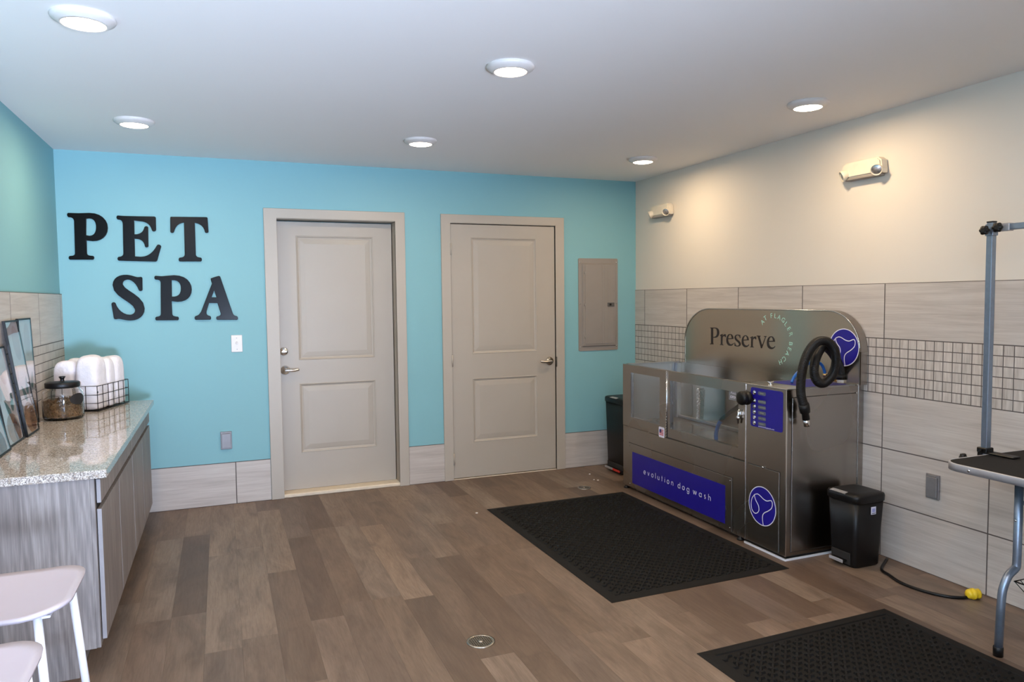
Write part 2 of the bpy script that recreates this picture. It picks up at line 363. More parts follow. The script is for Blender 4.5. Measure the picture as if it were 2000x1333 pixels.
# ------------------------------------------------------------ the room
O1 = (1.346, 2.210, 2.030); O2 = (2.632, 3.541, 2.032)       # door openings x0, x1, top
struct('floor', box(-.12, W+.12, YF-.1, .3, -.1, 0), FLOOR)
struct('ceiling', box(-.12, W+.12, YF-.1, .3, H, H+.1), CEIL)
bm = bmesh.new()
for a, b, z0 in ((-.12, O1[0], 0), (O1[0], O1[1], O1[2]), (O1[1], O2[0], 0), (O2[0], O2[1], O2[2]), (O2[1], W+.12, 0)): add_box(bm, a, b, 0, .16, z0, H)
add_box(bm, -.12, W+.12, .16, .28, 0, H)  # unseen backing slab, added to stop light leaking past the doors
struct('wall_back', bm, AQ)
struct('wall_left', box(-.12, 0, YF, 0, 0, H), AQ)
struct('wall_right', box(W+.006, W+.12, YF, 0, 0, H), WHITEW)
bm = bmesh.new()
for a, b, z0, z1 in ((-.12, .3, 0, H), (2.1, W+.12, 0, H), (.3, 2.1, 2.3, H), (.3, 2.1, 0, .1)): add_box(bm, a, b, YF-.1, YF, z0, z1)
struct('wall_front', bm, WHITEW)
bm = bmesh.new()
for a in (.3, 1.175, 2.05): add_box(bm, a, a+.05, YF-.07, YF-.02, .1, 2.3)
for z in (.1, 2.25): add_box(bm, .35, 2.05, YF-.07, YF-.02, z, z+.05)
struct('window_1', bm, PBLACK)
struct('trim_1', box(W, W+.012, YF, 0, 0, T), TILE_R)
struct('trim_2', box(0, .010, YF, 0, 0, T), TILE_L)
bm = bmesh.new()
for a, b in ((.0, 1.262), (2.281, 2.562), (3.615, W)): add_box(bm, a, b, -.010, 0, 0, T/5)
struct('baseboard_back', bm, TILE_B)

# ---- doors
def panelled(bm, x0, x1, z0, z1, panels, y, flip=1):
    xs = [x0]+sorted({v for p in panels for v in p[:2]})+[x1]; zs = sorted({z0, z1}|{v for p in panels for v in p[2:]})
    def q(a, b, c, d, ys):
        bm.faces.new([bm.verts.new((a, ys[0], c)), bm.verts.new((b, ys[0], c)), bm.verts.new((b, ys[0], d)), bm.verts.new((a, ys[0], d))])
    for i in range(len(xs)-1):
        for j in range(len(zs)-1):
            if any(abs(xs[i]-p[0]) < 1e-6 and abs(zs[j]-p[2]) < 1e-6 for p in panels): continue
            q(xs[i], xs[i+1], zs[j], zs[j+1], [y])
    rings = [(0, 0), (.003, -.0025), (.008, -.001), (.012, .004), (.020, .0065), (.024, .0065), (.027, .005), (.060, .0015), (.063, .0015)]
    for a, b, c, d in panels:
        prev = None
        for ins, dep in rings:
            cur = [bm.verts.new(v) for v in ((a+ins, y+dep, c+ins), (b-ins, y+dep, c+ins), (b-ins, y+dep, d-ins), (a+ins, y+dep, d-ins))]
            if prev:
                for k in range(4): bm.faces.new((prev[k], prev[(k+1) % 4], cur[(k+1) % 4], cur[k]))
            prev = cur
        bm.faces.new(prev)
    add_box(bm, x0, x1, y+.0005+.012, y+.04, z0, z1)
    for a, b, c, d in ((x0, x1, z0, z0), (x0, x1, z1, z1)):
        bm.faces.new([bm.verts.new(v) for v in ((a, y, c), (b, y, c), (b, y+.013, c), (a, y+.013, c))])
    for a in (x0, x1): bm.faces.new([bm.verts.new(v) for v in ((a, y, z0), (a, y, z1), (a, y+.013, z1), (a, y+.013, z0))])
    return bm
def casing(x0, x1, zt, o, dep):
    bm = bmesh.new()
    add_box(bm, x0, o[0]+.006, -.016, .004, 0, zt, .002); add_box(bm, o[1]-.006, x1, -.016, .004, 0, zt, .002); add_box(bm, o[0], o[1], -.0158, .004, o[2]-.006, zt-.0003, .002)
    add_box(bm, o[0]-.004, o[0]+.006, -.012, .158, 0, o[2]); add_box(bm, o[1]-.006, o[1]+.004, -.012, .158, 0, o[2]); add_box(bm, o[0], o[1], -.012, .158, o[2]-.008, o[2]+.002)
    # stop
    for a in (o[0]+.006, o[1]-.018):
        if dep > .05: continue
        add_box(bm, a, a+.012, dep+.042, dep+.055, 0, o[2]-.008)
    return bm
d1 = thing('door_1', 'recessed grey-beige panelled door with deadbolt and lever, beside the letters', None, ((O1[0]+O1[1])/2, 0, 0), None, 'structure')
obj('door_frame', casing(1.264, 2.279, 2.092, O1, .10), TRIMP, d1)
obj('door_slab', panelled(bmesh.new(), O1[0]+.008, O1[1]-.012, .03, 2.012, [(1.49, 2.055, .302, .820), (1.49, 2.055, .995, 1.912)], .10), DOORP, d1)
obj('threshold', box(O1[0], O1[1], -.012, .15, 0, .028, bev=.006), CREAM, d1)
def lever(x, z, y, sgn, mat, par, name='door_handle'):
    bm = lathe((x, y, z), [(.0, 0), (.033, 0), (.034, .004), (.028, .010), (.016, .016), (.012, .03), (.012, .05), (0, .052)], (0, -1, 0), 28)
    pts = smooth_path([(x, y-.045, z), (x+sgn*.02, y-.047, z), (x+sgn*.06, y-.046, z-.002), (x+sgn*.095, y-.038, z+.003)], 5)
    n = len(pts); add_tube(bm, pts, [.013-.004*i/n for i in range(n)], 12)
    return obj(name, bm, mat, par)
p = at(557, 723.5, 1, .10); lever(p.x, p.z, .10, 1, CHROME, d1)
p = at(554.5, 687, 1, .10)
db = obj('deadbolt', lathe((p.x, .10, p.z), [(0, 0), (.031, 0), (.031, .006), (.024, .014), (0, .015)], (0, -1, 0), 28), CHROME, d1)
obj('thumb_turn', box(p.x-.018, p.x+.018, .066, .086, p.z-.005, p.z+.005, bev=.003), CHROME, db)
d2 = thing('door_2', 'flush grey-beige panelled door with a nickel lever, beside the electrical panel', None, ((O2[0]+O2[1])/2, 0, 0), None, 'structure')
obj('door_frame', casing(2.562, 3.614, 2.092, O2, .0), TRIMP, d2)
obj('door_slab', panelled(bmesh.new(), O2[0]+.010, O2[1]-.011, .012, 2.017, [(2.806, 3.368, .289, .802), (2.806, 3.368, .997, 1.917)], -.002), DOORP, d2)
obj('threshold', box(O2[0], O2[1], -.006, .15, 0, .006), CREAM, d2)
p = at(1073, 705.5, 1, 0); lever(p.x, p.z, -.002, -1, NICKEL, d2)
obj('strike_plate', box(O2[1]-.006, O2[1]+.003, -.018, -.002, p.z-.05, p.z+.035, bev=.002), NICKEL, d2)
for v in (487, 705, 898):
    z = at(880, v, 1, 0).z
    bm = cyl((O2[0]+.007, -.016, z-.045), (0, 0, 1), .006, .09, 12); add_box(bm, O2[0]+.001, O2[0]+.013, -.012, -.001, z-.045, z+.045)
    obj('hinge', bm, TRIMP, d2)

# ---- wall letters
LET = {'P1': ('letter_p', 'large black serif letter P, first of the word PET', ['M 218,110 L 300,112 L 385,110 C 470,108 527,160 527,225 C 527,290 480,327 410,327 L 360,322 L 362,420 C 362,440 375,447 412,448 C 422,452 422,468 412,473 L 232,473 C 222,470 222,455 230,449 C 262,449 274,440 274,425 L 267,172 C 264,145 240,137 220,138 C 208,130 210,114 218,110',
 'M 357,152 L 356,285 L 385,290 C 420,290 440,265 440,222 C 440,180 425,148 380,148']),
 'E': ('letter_e', 'large black serif letter E in the middle of PET', ['M 608,130 L 660,134 L 895,138 C 905,140 905,146 905,152 L 907,240 C 905,252 885,254 880,245 C 868,200 840,178 800,172 L 735,165 L 737,278 L 760,278 C 800,270 812,250 820,220 C 826,212 842,212 845,222 L 847,370 C 842,378 830,378 825,372 C 820,335 795,312 760,310 L 738,308 L 741,452 L 790,455 C 850,455 890,420 920,362 C 928,355 946,360 947,372 L 916,480 C 912,488 905,488 895,488 L 618,481 C 605,478 606,460 615,456 C 645,455 655,440 655,425 L 650,195 C 648,165 632,157 608,156 C 598,150 598,134 608,130']),
 'T': ('letter_t', 'large black serif letter T ending the word PET', ['M 1030,140 L 1170,142 L 1305,143 C 1312,144 1313,148 1313,155 L 1320,255 C 1318,265 1300,265 1297,258 C 1288,215 1262,190 1212,182 L 1220,435 C 1223,455 1240,460 1262,462 C 1270,466 1270,482 1262,487 L 1096,487 C 1088,483 1088,466 1096,462 C 1128,460 1138,450 1138,430 L 1132,180 C 1085,185 1058,210 1048,256 C 1044,264 1028,264 1024,256 L 1024,148 C 1024,142 1026,140 1030,140']),
 'S': ('letter_s', 'large black serif letter S starting the word SPA', ['M 792,614 C 798,616 799,620 799,628 L 800,712 C 796,722 780,722 776,714 C 755,660 720,630 685,630 C 655,632 640,650 645,672 C 655,720 815,760 817,860 C 818,920 765,952 710,952 C 660,952 625,935 605,940 C 595,944 582,942 580,936 L 561,825 C 562,812 582,810 588,820 C 600,865 650,915 705,912 C 735,910 750,890 747,868 C 735,805 568,770 570,675 C 572,620 620,595 680,597 C 725,600 755,620 775,615']),
 'P2': ('letter_p', 'large black serif letter P in the middle of SPA', ['M 905,605 L 955,608 L 1050,600 C 1140,600 1188,650 1188,710 C 1188,770 1145,805 1080,805 L 1030,800 L 1035,905 C 1037,922 1055,926 1080,927 C 1088,931 1088,946 1080,950 L 912,951 C 904,947 904,932 912,928 C 938,926 950,918 950,900 L 948,655 C 945,635 930,630 906,630 C 897,626 897,610 905,605',
  'M 1030,635 L 1032,768 C 1080,775 1108,750 1108,705 C 1108,655 1085,632 1030,635']),
 'A': ('letter_a', 'large black serif letter A ending the word SPA', ['M 1343,625 C 1360,618 1385,610 1405,606 L 1412,610 L 1510,895 C 1517,915 1530,921 1546,924 C 1555,930 1552,944 1546,947 L 1392,947 C 1384,943 1384,930 1390,925 C 1415,922 1425,912 1420,895 L 1395,815 L 1325,815 L 1305,880 C 1300,905 1310,918 1335,922 C 1342,927 1342,942 1335,946 L 1222,947 C 1213,943 1214,926 1222,922 C 1245,918 1258,905 1270,878 L 1352,665 C 1352,655 1342,645 1343,625',
  'M 1367,708 L 1388,775 L 1343,775'])}
for k, (nm, lab, cs) in LET.items():
    con = []
    for c in cs:
        q = []
        for a, b in path(c, 6):
            p = at(80+a*420/1697, 390+b*330/1333, 1, 0); q.append((p.x, p.z))
        con.append(q)
    cx = sum(a for a, b in con[0])/len(con[0]); con = [[(a-cx, b) for a, b in q] for q in con]
    o = flat_shape(nm, con, LETBLK, None, ((cx, -.0005, 0), (1, 0, 0), (0, 0, 1), (0, -1, 0)), .006, .0022)
    tag(o, lab+', mounted on the aqua wall', 'letter', 'letters spelling PET SPA')

# ---- small wall fittings
p = at(462.5, 671.5, 1, 0)
t = thing('light_switch', 'white light switch plate on the aqua wall left of the recessed door', 'light switch', (p.x, 0, p.z-.06))
obj('wall_plate', box(p.x-.037, p.x+.037, -.007, 0, p.z-.06, p.z+.06, bev=.003, seg=2), WPLAST, t)
obj('toggle', box(p.x-.006, p.x+.006, -.018, -.006, p.z-.004, p.z+.014, bev=.002), WPLAST, t)
for dz in (-.04, .04): obj('screw', cyl((p.x, -.0065, p.z+dz), (0, -1, 0), .003, .002, 10), CHROME, t)
p = at(442, 860.5, 1, 0)
def outlet(c, n, side, lab):
    t = thing('outlet_cover', lab, 'outlet', c, 'grey flip-lid outlet covers')
    c = Vector(c); n = Vector(n); side = Vector(side); up = Vector((0, 0, 1))
    def bx(a0, a1, b0, b1, d0, d1, bev=.002):
        q = [c+side*a+up*b+n*d for a in (a0, a1) for b in (b0, b1) for d in (d0, d1)]
        return box(min(v.x for v in q), max(v.x for v in q), min(v.y for v in q), max(v.y for v in q), min(v.z for v in q), max(v.z for v in q), bev=bev)
    obj('cover_plate', bx(-.037, .037, 0, .125, 0, .012), GREYM2, t)
    obj('flip_lid', bx(-.030, .030, .010, .112, .012, .020), GREYM2, t)
    obj('hinge', bx(-.022, .022, .113, .120, .012, .018, .001), GREYM2, t)
    return t
outlet((p.x, 0, p.z-.062), (0, -1, 0), (1, 0, 0), 'grey metal outlet cover low on the aqua wall near the counter')
outlet((W, -2.878, .396), (-1, 0, 0), (0, 1, 0), 'grey metal outlet cover on the tiled wall by the grooming table')
# electrical panel
x0, x1, z0, z1 = 3.749, 4.124, .984, 1.763
t = thing('electrical_panel', 'grey metal breaker panel on the aqua wall right of the flush door', 'electrical panel', ((x0+x1)/2, 0, z0))
obj('panel_frame', prism(rrect(x0, x1, z0, z1, .012), 'xz', 0, -.006), GREYM, t)
bm = bmesh.new()
vs = [[bm.verts.new(v) for v in ((x0+.028+i, y, z0+.035+i), (x1-.022-i, y, z0+.035+i), (x1-.022-i, y, z1-.040-i), (x0+.028+i, y, z1-.040-i))] for i, y in ((0, -.005), (.010, -.018))]
for k in range(4): bm.faces.new((vs[0][k], vs[0][(k+1) % 4], vs[1][(k+1) % 4], vs[1][k]))
bm.faces.new(vs[1]); obj('raised_cover', bm, GREYM, t)
dr = box(x0+.055, x1-.045, -.022, -.017, z0+.058, z1-.052, bev=.002)
for a in (.215, .235, .27): add_box(dr, x0+a, x0+a+.007, -.0235, -.0215, z0+.06, z1-.06, .001)
dr = obj('panel_door', dr, GREYM, t)
p = at(1190, 595, 1, 0); lt = obj('latch', box(p.x-.030, p.x+.034, -.030, -.021, p.z-.018, p.z+.016, bev=.002), plain('latch_grey', srgb(88, 86, 84), .4, .2), dr)
obj('latch_slot', box(p.x-.014, p.x+.004, -.0315, -.029, p.z-.008, p.z+.008), PBLACK, lt)
for a in (z0+.12, z1-.12, (z0+z1)/2): obj('hinge', cyl((x0+.052, -.02, a-.012), (0, 0, 1), .005, .024, 10), GREYM, t)
for a in (x0+.014, x1-.014):
    for b in (z0+.035, (z0+z1)/2+.01, z1-.035): obj('screw', cyl((a, -.006, b), (0, -1, 0), .005, .003, 10), CHROME, t)

# ---- ceiling lights
def make_light(x, y, lab):
    t = thing('ceiling_light', lab, 'ceiling light', (x, y, H), 'round ceiling lights')
    obj('trim_ring', lathe((x, y, H), [(.100, 0), (.103, -.006), (.098, -.014), (.090, -.018), (.078, -.026), (.070, -.028), (.068, -.022)], (0, 0, 1), 48), WPLAST, t)
    obj('diffuser', lathe((x, y, H), [(.0685, -.022), (.0685, -.026), (.055, -.030), (.03, -.033), (0, -.034)], (0, 0, 1), 40), LAMPE, t)
    return t
L0 = None
lights = [(.556, -2.55, 'round ceiling light nearest the camera at the upper left'), (2.140, -2.55, 'round ceiling light near the top centre of the ceiling'), (3.80, -2.51, 'round ceiling light nearest the camera by the white wall'),
          (.560, -.99, 'round ceiling light above the letters on the aqua wall'), (2.150, -1.01, 'round ceiling light in front of the two doors'), (3.80, -.93, 'round ceiling light in the far corner above the breaker panel'),
          (.556, -4.6, 'unseen round ceiling light added behind the camera on the left'), (2.14, -4.6, 'unseen round ceiling light added behind the camera in the middle'), (3.80, -4.6, 'unseen round ceiling light added behind the camera on the right'),  # unseen rows behind the camera, added for the lighting
          (.556, -6.3, 'unseen round ceiling light added far behind the camera on the left'), (2.14, -6.3, 'unseen round ceiling light added far behind the camera in the middle'), (3.80, -6.3, 'unseen round ceiling light added far behind the camera on the right')]
for x, y, lab in lights:
    if L0 is None: L0 = t = make_light(x, y, lab)
    else: t = copy_tree(L0); t.location = (x, y, H); t['label'] = lab
    l = bpy.data.lights.new('lamp_light', 'AREA'); l.shape = 'DISK'; l.size = .13; l.energy = LAMP_W; l.color = LAMP_C
    lo = bpy.data.objects.new('lamp_light', l); COL.objects.link(lo); lo.location = (x, y, H-.037)

# ---- emergency lights
def make_em(lab):
    t = thing('emergency_light', lab, 'emergency light', (0, 0, 0), 'twin-head emergency lights')
    bm = prism([(-.135, .0), (.135, .0), (.138, .02), (.13, .070), (.11, .086), (-.11, .086), (-.13, .070), (-.138, .02)], 'yz', 0, -.055, bev=.008)
    obj('housing', bm, BEIGEP, t)
    obj('base_strip', box(-.05, 0, -.115, .115, -.012, .002, bev=.003), GREYM, t)
    for s in (-1, 1):
        ax = Vector((-.75, s*.45, -.35)).normalized(); c = Vector((-.052, s*.108, .022))
        h = obj('lamp_head', lathe(c, [(0, -.03), (.018, -.026), (.027, -.01), (.030, .012), (.031, .022), (.027, .022), (.025, .016)], ax, 28), BEIGEP, t)
        obj('lens', lathe(c, [(.0265, .017), (.015, .021), (0, .023)], ax, 24), LENS, h)
    return t
e1 = make_em('twin-head emergency light on the white wall nearest the camera'); e1.location = (W+.006, -2.43, 2.085)
e2 = copy_tree(e1); e2.location = (W+.006, -.44, 2.085); e2['label'] = 'twin-head emergency light on the white wall near the far corner'

# ---- floor drains
def drain(cx, cy, r, lab):
    t = thing('floor_drain', lab, 'floor drain', (cx, cy, 0), 'round floor drains')
    obj('drain_ring', lathe((cx, cy, 0), [(r, 0), (r, .003), (r*.80, .004), (r*.80, .001)], (0, 0, 1), 40), NICKEL, t)
    obj('drain_well', lathe((cx, cy, 0), [(r*.82, .0008), (0, .0008)], (0, 0, 1), 32), PBLACK, t)
    bm = bmesh.new(); n = 5
    for i in range(-n, n+1):
        q = i*r*.8/n*.93; hl = math.sqrt(max((r*.81)**2-q*q, 0))
        add_box(bm, cx+q-.0011, cx+q+.0011, cy-hl, cy+hl, .0015, .0035); add_box(bm, cx-hl, cx+hl, cy+q-.0018, cy+q+.0018, .0012, .0032)
    add_lathe(bm, (cx, cy, 0), [(.012, .001), (.012, .004), (0, .004)], (0, 0, 1), 16)
    obj('grate', bm, NICKEL, t)
p = at(939, 1254, 2, 0); drain(p.x, p.y, .060, 'round metal floor drain in the open floor near the camera')
p = at(1141, 953.5, 2, 0); drain(p.x, p.y, .050, 'round metal floor drain by the dog wash and far door')

# ---- mats
def make_mat(x0, x1, y0, y1, lab, rot=0):
    cx, cy = (x0+x1)/2, (y0+y1)/2
    t = thing('rubber_mat', lab, 'floor mat', (cx, cy, 0), 'black rubber floor mats')
    bm = bmesh.new(); bw = .05
    lv = [(0, .0004), (0, .002), (.012, .006), (bw-.008, .0085), (bw, .0085), (bw+.003, .0035)]
    prev = None
    for i, z in lv:
        cur = [bm.verts.new(v) for v in ((x0+i, y0+i, z), (x1-i, y0+i, z), (x1-i, y1-i, z), (x0+i, y1-i, z))]
        if prev:
            for k in range(4): bm.faces.new((prev[k], prev[(k+1) % 4], cur[(k+1) % 4], cur[k]))
        prev = cur
    bm.faces.new(prev); obj('mat_border', bm, RUBBER, t)
    bm = bmesh.new(); pu, pv = .060, .031
    A = [(-.029, -.0115), (-.012, -.0115), (.009, .0115), (.029, .0115)]; wd = .0140
    hz = .0115
    nv = int((y1-y0-2*bw)/pv); nu = int((x1-x0-2*bw)/pu)
    def zbar(cx_, cy_):
        P = [Vector(a) for a in A]
        for (p, q) in zip(P, P[1:]):
            d = (q-p).normalized(); nn = Vector((-d.y, d.x))*wd/2; e = d*.0025
            a = [p-e+nn, p-e-nn, q+e-nn, q+e+nn]; i_ = [p-e*.2+nn*.55, p-e*.2-nn*.55, q+e*.2-nn*.55, q+e*.2+nn*.55]
            lo = [bm.verts.new((cx_+v.x, cy_+v.y, .0035)) for v in a]; hi = [bm.verts.new((cx_+v.x, cy_+v.y, hz)) for v in i_]
            bm.faces.new(hi)
            for k in range(4): bm.faces.new((lo[k], lo[(k+1) % 4], hi[(k+1) % 4], hi[k]))
    for j in range(nv):
        for i in range(nu):
            xx = x0+bw+pu*(i+.5)+(pu*.5 if j % 2 else 0); yy = y0+bw+pv*(j+.6)
            if xx+.03 < x1-bw+.01: zbar(xx, yy)
    off = LOC[t.name]; bmesh.ops.translate(bm, vec=-off, verts=bm.verts)
    me = bpy.data.meshes.new('raised_tread'); bm.to_mesh(me); bm.free(); me.materials.append(RUBBER)
    o = bpy.data.objects.new('raised_tread', me); COL.objects.link(o); o.parent = t
    return t
make_mat(2.615, 3.685, -2.535, -.862, 'black rubber mat on the floor in front of the dog wash').rotation_euler.z = math.radians(.8)
make_mat(2.712, 3.750, -4.80, -3.095, 'black rubber mat at the lower right below the grooming table').rotation_euler.z = math.radians(1.0)

# ---- base cabinets with counter
CZ = .803; CX = .541; CY0, CY1 = -2.372, -.246; FX = .512; EY = -2.345
def cab(y0, y1, lab, endpanel):
    t = thing('base_cabinet', lab, 'cabinet', (0.25, (y0+y1)/2, 0), 'grey oak base cabinets')
    zt = CZ-.032
    obj('cabinet_body', prism([(.012, .0), (.417, .0), (.417, .105), (.492, .105), (.492, zt-.0005), (.012, zt-.0005)], 'xz', y1-.001, y0+(.020 if endpanel else .001)), WOODG, t)
    if endpanel:
        obj('end_panel', prism([(.012, 0), (.418, 0), (.418, .105), (.479, .105), (.479, zt-.001), (.012, zt-.001)], 'xz', y0, y0+.019), WOODG, t)
        obj('face_stile', box(.4795, .494, y0+.002, y0+.03, .106, zt-.002), WOODG, t)
    m = (y0+y1)/2
    ys = y0+(.026 if endpanel else .004)
    dz = .662
    d = obj('drawer_front', box(.4975, FX, ys, y1-.003, dz+.004, zt-.012, bev=.001), WOODG, t)
    for a, b in ((ys, m-.003), (m+.003, y1-.004)):
        dd = obj('cabinet_door', box(.4965, FX, a+.002, b, .128, dz-.020, bev=.001), WOODG, t)
        obj('edge_band', box(.497, FX, a+.0002, a+.0021, .129, dz-.021), EDGEB, dd)
    obj('edge_band', box(.498, FX, ys-.002, ys+.0001, dz+.005, zt-.013), EDGEB, d)
    obj('painted_gap_shade', box(.4922, .4938, ys, y1-.004, dz-.024, dz+.006), DARK, t)  # dark strip painting the shade between drawer and doors
    for zz in (.2, .55): obj('hinge', box(.486, .4968, ys+.01, ys+.03, zz, zz+.02, bev=.002), CHROME, t)
    return t
ym = -1.26
cab(EY, ym, 'grey oak base cabinet nearest the camera with an end panel', True); cab(ym, CY1-.02, 'grey oak base cabinet at the far end by the aqua wall', False)
o = obj('granite_countertop', box(.011, CX, CY0, CY1, CZ-.032, CZ, bev=.003, seg=2), GRANITE)
tag(o, 'speckled granite countertop lying across the grey oak cabinets', 'countertop')

# ---- picture frames
def pic(yr, wd, xb, xt, ht, lab, seed):
    rr = random.Random(seed)
    t = thing('picture_frame', lab, 'picture frame', (xb, yr-wd/2, CZ), 'picture frames leaning on the left wall')
    a = math.asin((xb-xt)/ht); th = .012; fw = .008
    # local: u along y (to -y), v up, n out (+x)
    ln = LOC[t.name]
    def loc(u, v, n): return Vector((n, -u+wd/2, v))
    def slab(u0, u1, v0, v1, n0, n1, bm=None):
        bm = bm or bmesh.new(); q = [loc(u, v, n) for u in (u0, u1) for v in (v0, v1) for n in (n0, n1)]
        return add_box(bm, min(p.x for p in q), max(p.x for p in q), min(p.y for p in q), max(p.y for p in q), min(p.z for p in q), max(p.z for p in q))
    def put(name, bm, mat, par=None):
        off = LOC[t.name].copy(); bmesh.ops.translate(bm, vec=off, verts=bm.verts); return obj(name, bm, mat, par or t)
    bm = slab(0, wd, 0, fw, 0, th); slab(0, wd, ht-fw, ht, 0, th, bm); slab(0, fw, fw, ht-fw, 0, th, bm); slab(wd-fw, wd, fw, ht-fw, 0, th, bm)
    put('frame', bm, PBLACK)
    pr = put('print', slab(fw, wd-fw, fw, ht-fw, .003, .006), plain('print_paper_%d' % seed, srgb(222, 218, 222), .6, var=.05, scale=3))
    def blob(cu, cv, ru, rv, mat, ang=0, leaf=False, k=0):
        pts = []
        for i in range(28):
            q = 2*math.pi*i/28; x_, y_ = ru*math.cos(q), rv*math.sin(q)
            if leaf: y_ *= abs(math.cos(q/2))**.2*(1-.55*math.cos(q))
            x2 = x_*math.cos(ang)-y_*math.sin(ang); y2 = x_*math.sin(ang)+y_*math.cos(ang)
            pts.append((max(fw+.002, min(wd-fw-.002, cu+x2)), max(fw+.002, min(ht-fw-.002, cv+y2))))
        bm = bmesh.new(); z = .0064+k*.0003
        f = bm.faces.new([bm.verts.new(loc(u, v, z)) for u, v in pts]); r_ = bmesh.ops.extrude_face_region(bm, geom=[f])
        bmesh.ops.translate(bm, vec=(-.0002, 0, 0), verts=[v for v in r_['geom'] if isinstance(v, bmesh.types.BMVert)])
        return put('print_shape', bm, mat, pr)
    blob(wd*.38, ht*.80, .062, .085, ARTP, 0); blob(wd*.82, ht*.55, .03, .04, ARTP, 0, k=1)
    blob(wd*.24, ht*.42, .045, .022, ARTG, 1.9, True, 2); blob(wd*.55, ht*.36, .05, .022, ARTG, .9, True, 3)
    blob(wd*.45, ht*.14, .10, .075, ARTT, .2, k=4); blob(wd*.30, ht*.12, .05, .055, ARTD, .1, k=5)
    put('picture_glass', slab(fw, wd-fw, fw, ht-fw, .0100, .0115), GLASS)
    t.rotation_euler = (0, -a, 0); t.location = (xb, yr-wd/2, CZ+.0005)
ARTP = plain('art_blush', srgb(206, 190, 196), .7, var=.06); ARTG = plain('art_teal', srgb(104, 146, 148), .7, var=.1, scale=12); ARTT = plain('art_tan', srgb(168, 128, 100), .7, var=.15, scale=12); ARTD = plain('art_rust', srgb(110, 66, 48), .7, var=.2, scale=20)
pic(-.955, .255, .034, .016, .557, 'black picture frame at the back of the row, nearest the towel basket', 1)
pic(-1.225, .235, .088, .016, .556, 'black picture frame leaning in front of the rearmost one', 2)
pic(-1.475, .27, .078, .014, .44, 'short black picture frame leaning behind the one at the photo edge', 3)
pic(-1.775, .30, .092, .020, .34, 'small black picture frame nearest the camera at the photo edge', 4)

# ---- towel basket
BN = Vector((.285, -.690, CZ)); bu = Vector((.32, .9474, 0)); bv = Vector((-.9474, .32, 0)); BL, BW2, BH = .380, .265, .150
t = thing('wire_basket', 'black wire basket with wooden handles holding white towels on the counter', 'basket', tuple(BN+bu*BL/2+bv*BW2/2))
def bp(a, b, z): return BN+bu*a+bv*b+Vector((0, 0, z))
bm = bmesh.new(); wr = .0021
corners = [(0, 0), (BL, 0), (BL, BW2), (0, BW2)]
for z in (.006, .05, .098, BH): add_tube(bm, [bp(a, b, z) for a, b in corners], wr if z > .01 else .0035, 6, closed=True)
for side in range(4):
    a, b = corners[side]; c, d = corners[(side+1) % 4]; n = 6 if side % 2 == 0 else 4
    for k in range(n): f = k/n; add_tube(bm, [bp(a+(c-a)*f, b+(d-b)*f, .004), bp(a+(c-a)*f, b+(d-b)*f, BH)], wr, 6)
for k in range(1, 6): f = k/6; add_tube(bm, [bp(BL*f, 0, .006), bp(BL*f, BW2, .006)], wr, 6)
obj('wire_frame', bm, PBLACK, t)
for a in (-.004, BL+.004):
    hd = obj('handle', tube([bp(a, .095, BH+.022), bp(a, BW2+.004, BH+.022)], .0095, 12), DOWEL, t)
    for b in (.11, BW2-.012):
        bm = tube([bp(a, b-.008, BH+.022), bp(a, b+.008, BH+.022)], .0108, 12); add_tube(bm, [bp(a, b, BH-.002), bp(a, b, BH+.014)], .002, 6)
        obj('handle_bracket', bm, PBLACK, hd)
obj('tag_plate', cyl(bp(.0, .004, BH-.035)-bv*.004, tuple(-bv), .006, .003, 14), PBLACK, t)
def towel(a0, a1, b0, b1, top, lab, seed=1):
    rr = random.Random(seed); ca, cb, ra, rb = (a0+a1)/2, (b0+b1)/2, (a1-a0)/2, (b1-b0)/2; base = bp(ca, cb, .010)
    o = thing('rolled_towel', lab, 'towel', tuple(base), 'rolled white towels in the basket'); bm = bmesh.new(); seg = 48; h = top-CZ-.010; ph = rr.random()*6
    prof = [(0, 0), (.93, 0), (1, .02), (1, .25), (.99, .50), (1, .70), (1, .80), (.96, .88), (.86, .94), (.68, .98), (.42, 1.0), (.2, 1.0), (0, .995)]
    prev = None
    for q, hh in prof:
        if q == 0: cur = bm.verts.new(base+Vector((0, 0, h*hh)))
        else:
            cur = []; ex = 2/(4.2-1.6*max(0, hh-.6)/.4)
            for i in range(seg):
                an = 2*math.pi*i/seg; c_, s_ = math.cos(an), math.sin(an)
                x_ = math.copysign(abs(c_)**ex, c_)*ra*q; y_ = math.copysign(abs(s_)**ex, s_)*rb*q
                f_ = 1-.012*(1+math.sin(5*an+ph+hh*3)) - .05*math.exp(-((i-int(ph*7) % seg)/1.3)**2)
                cur.append(bm.verts.new(base+bu*(x_*f_)+bv*(y_*f_)+Vector((0, 0, h*hh+.006*math.sin(an+ph)*max(0, hh-.5)*2*q+.004*math.sin(3*an+ph)*max(0, hh-.7)*q))))
        if prev is not None:
            if isinstance(prev, list) and isinstance(cur, list): bridge(bm, prev, cur)
            elif isinstance(cur, list): [bm.faces.new((prev, cur[(i+1) % seg], cur[i])) for i in range(seg)]
            else: [setattr(bm.faces.new((prev[i], prev[(i+1) % seg], cur)), 'smooth', True) for i in range(seg)]
        prev = cur
    body = obj('towel_roll', bm, TOWEL, o); md = body.modifiers.new('s', 'SUBSURF'); md.levels = 1; md.render_levels = 1
    return o
X_ = BL-.006; Y_ = BW2-.006
towel(.006, .154, .006, .138, 1.128, 'tall fat white rolled towel in the middle of the basket', 3)
towel(.006, .125, .140, Y_, 1.100, 'white rolled towel at the left rear of the basket behind the jar', 5)
towel(.156, .250, .006, .134, 1.106, 'slim white rolled towel right of the fat middle towel', 8)
towel(.252, X_, .006, .134, 1.108, 'white rolled towel at the right end of the basket', 12)
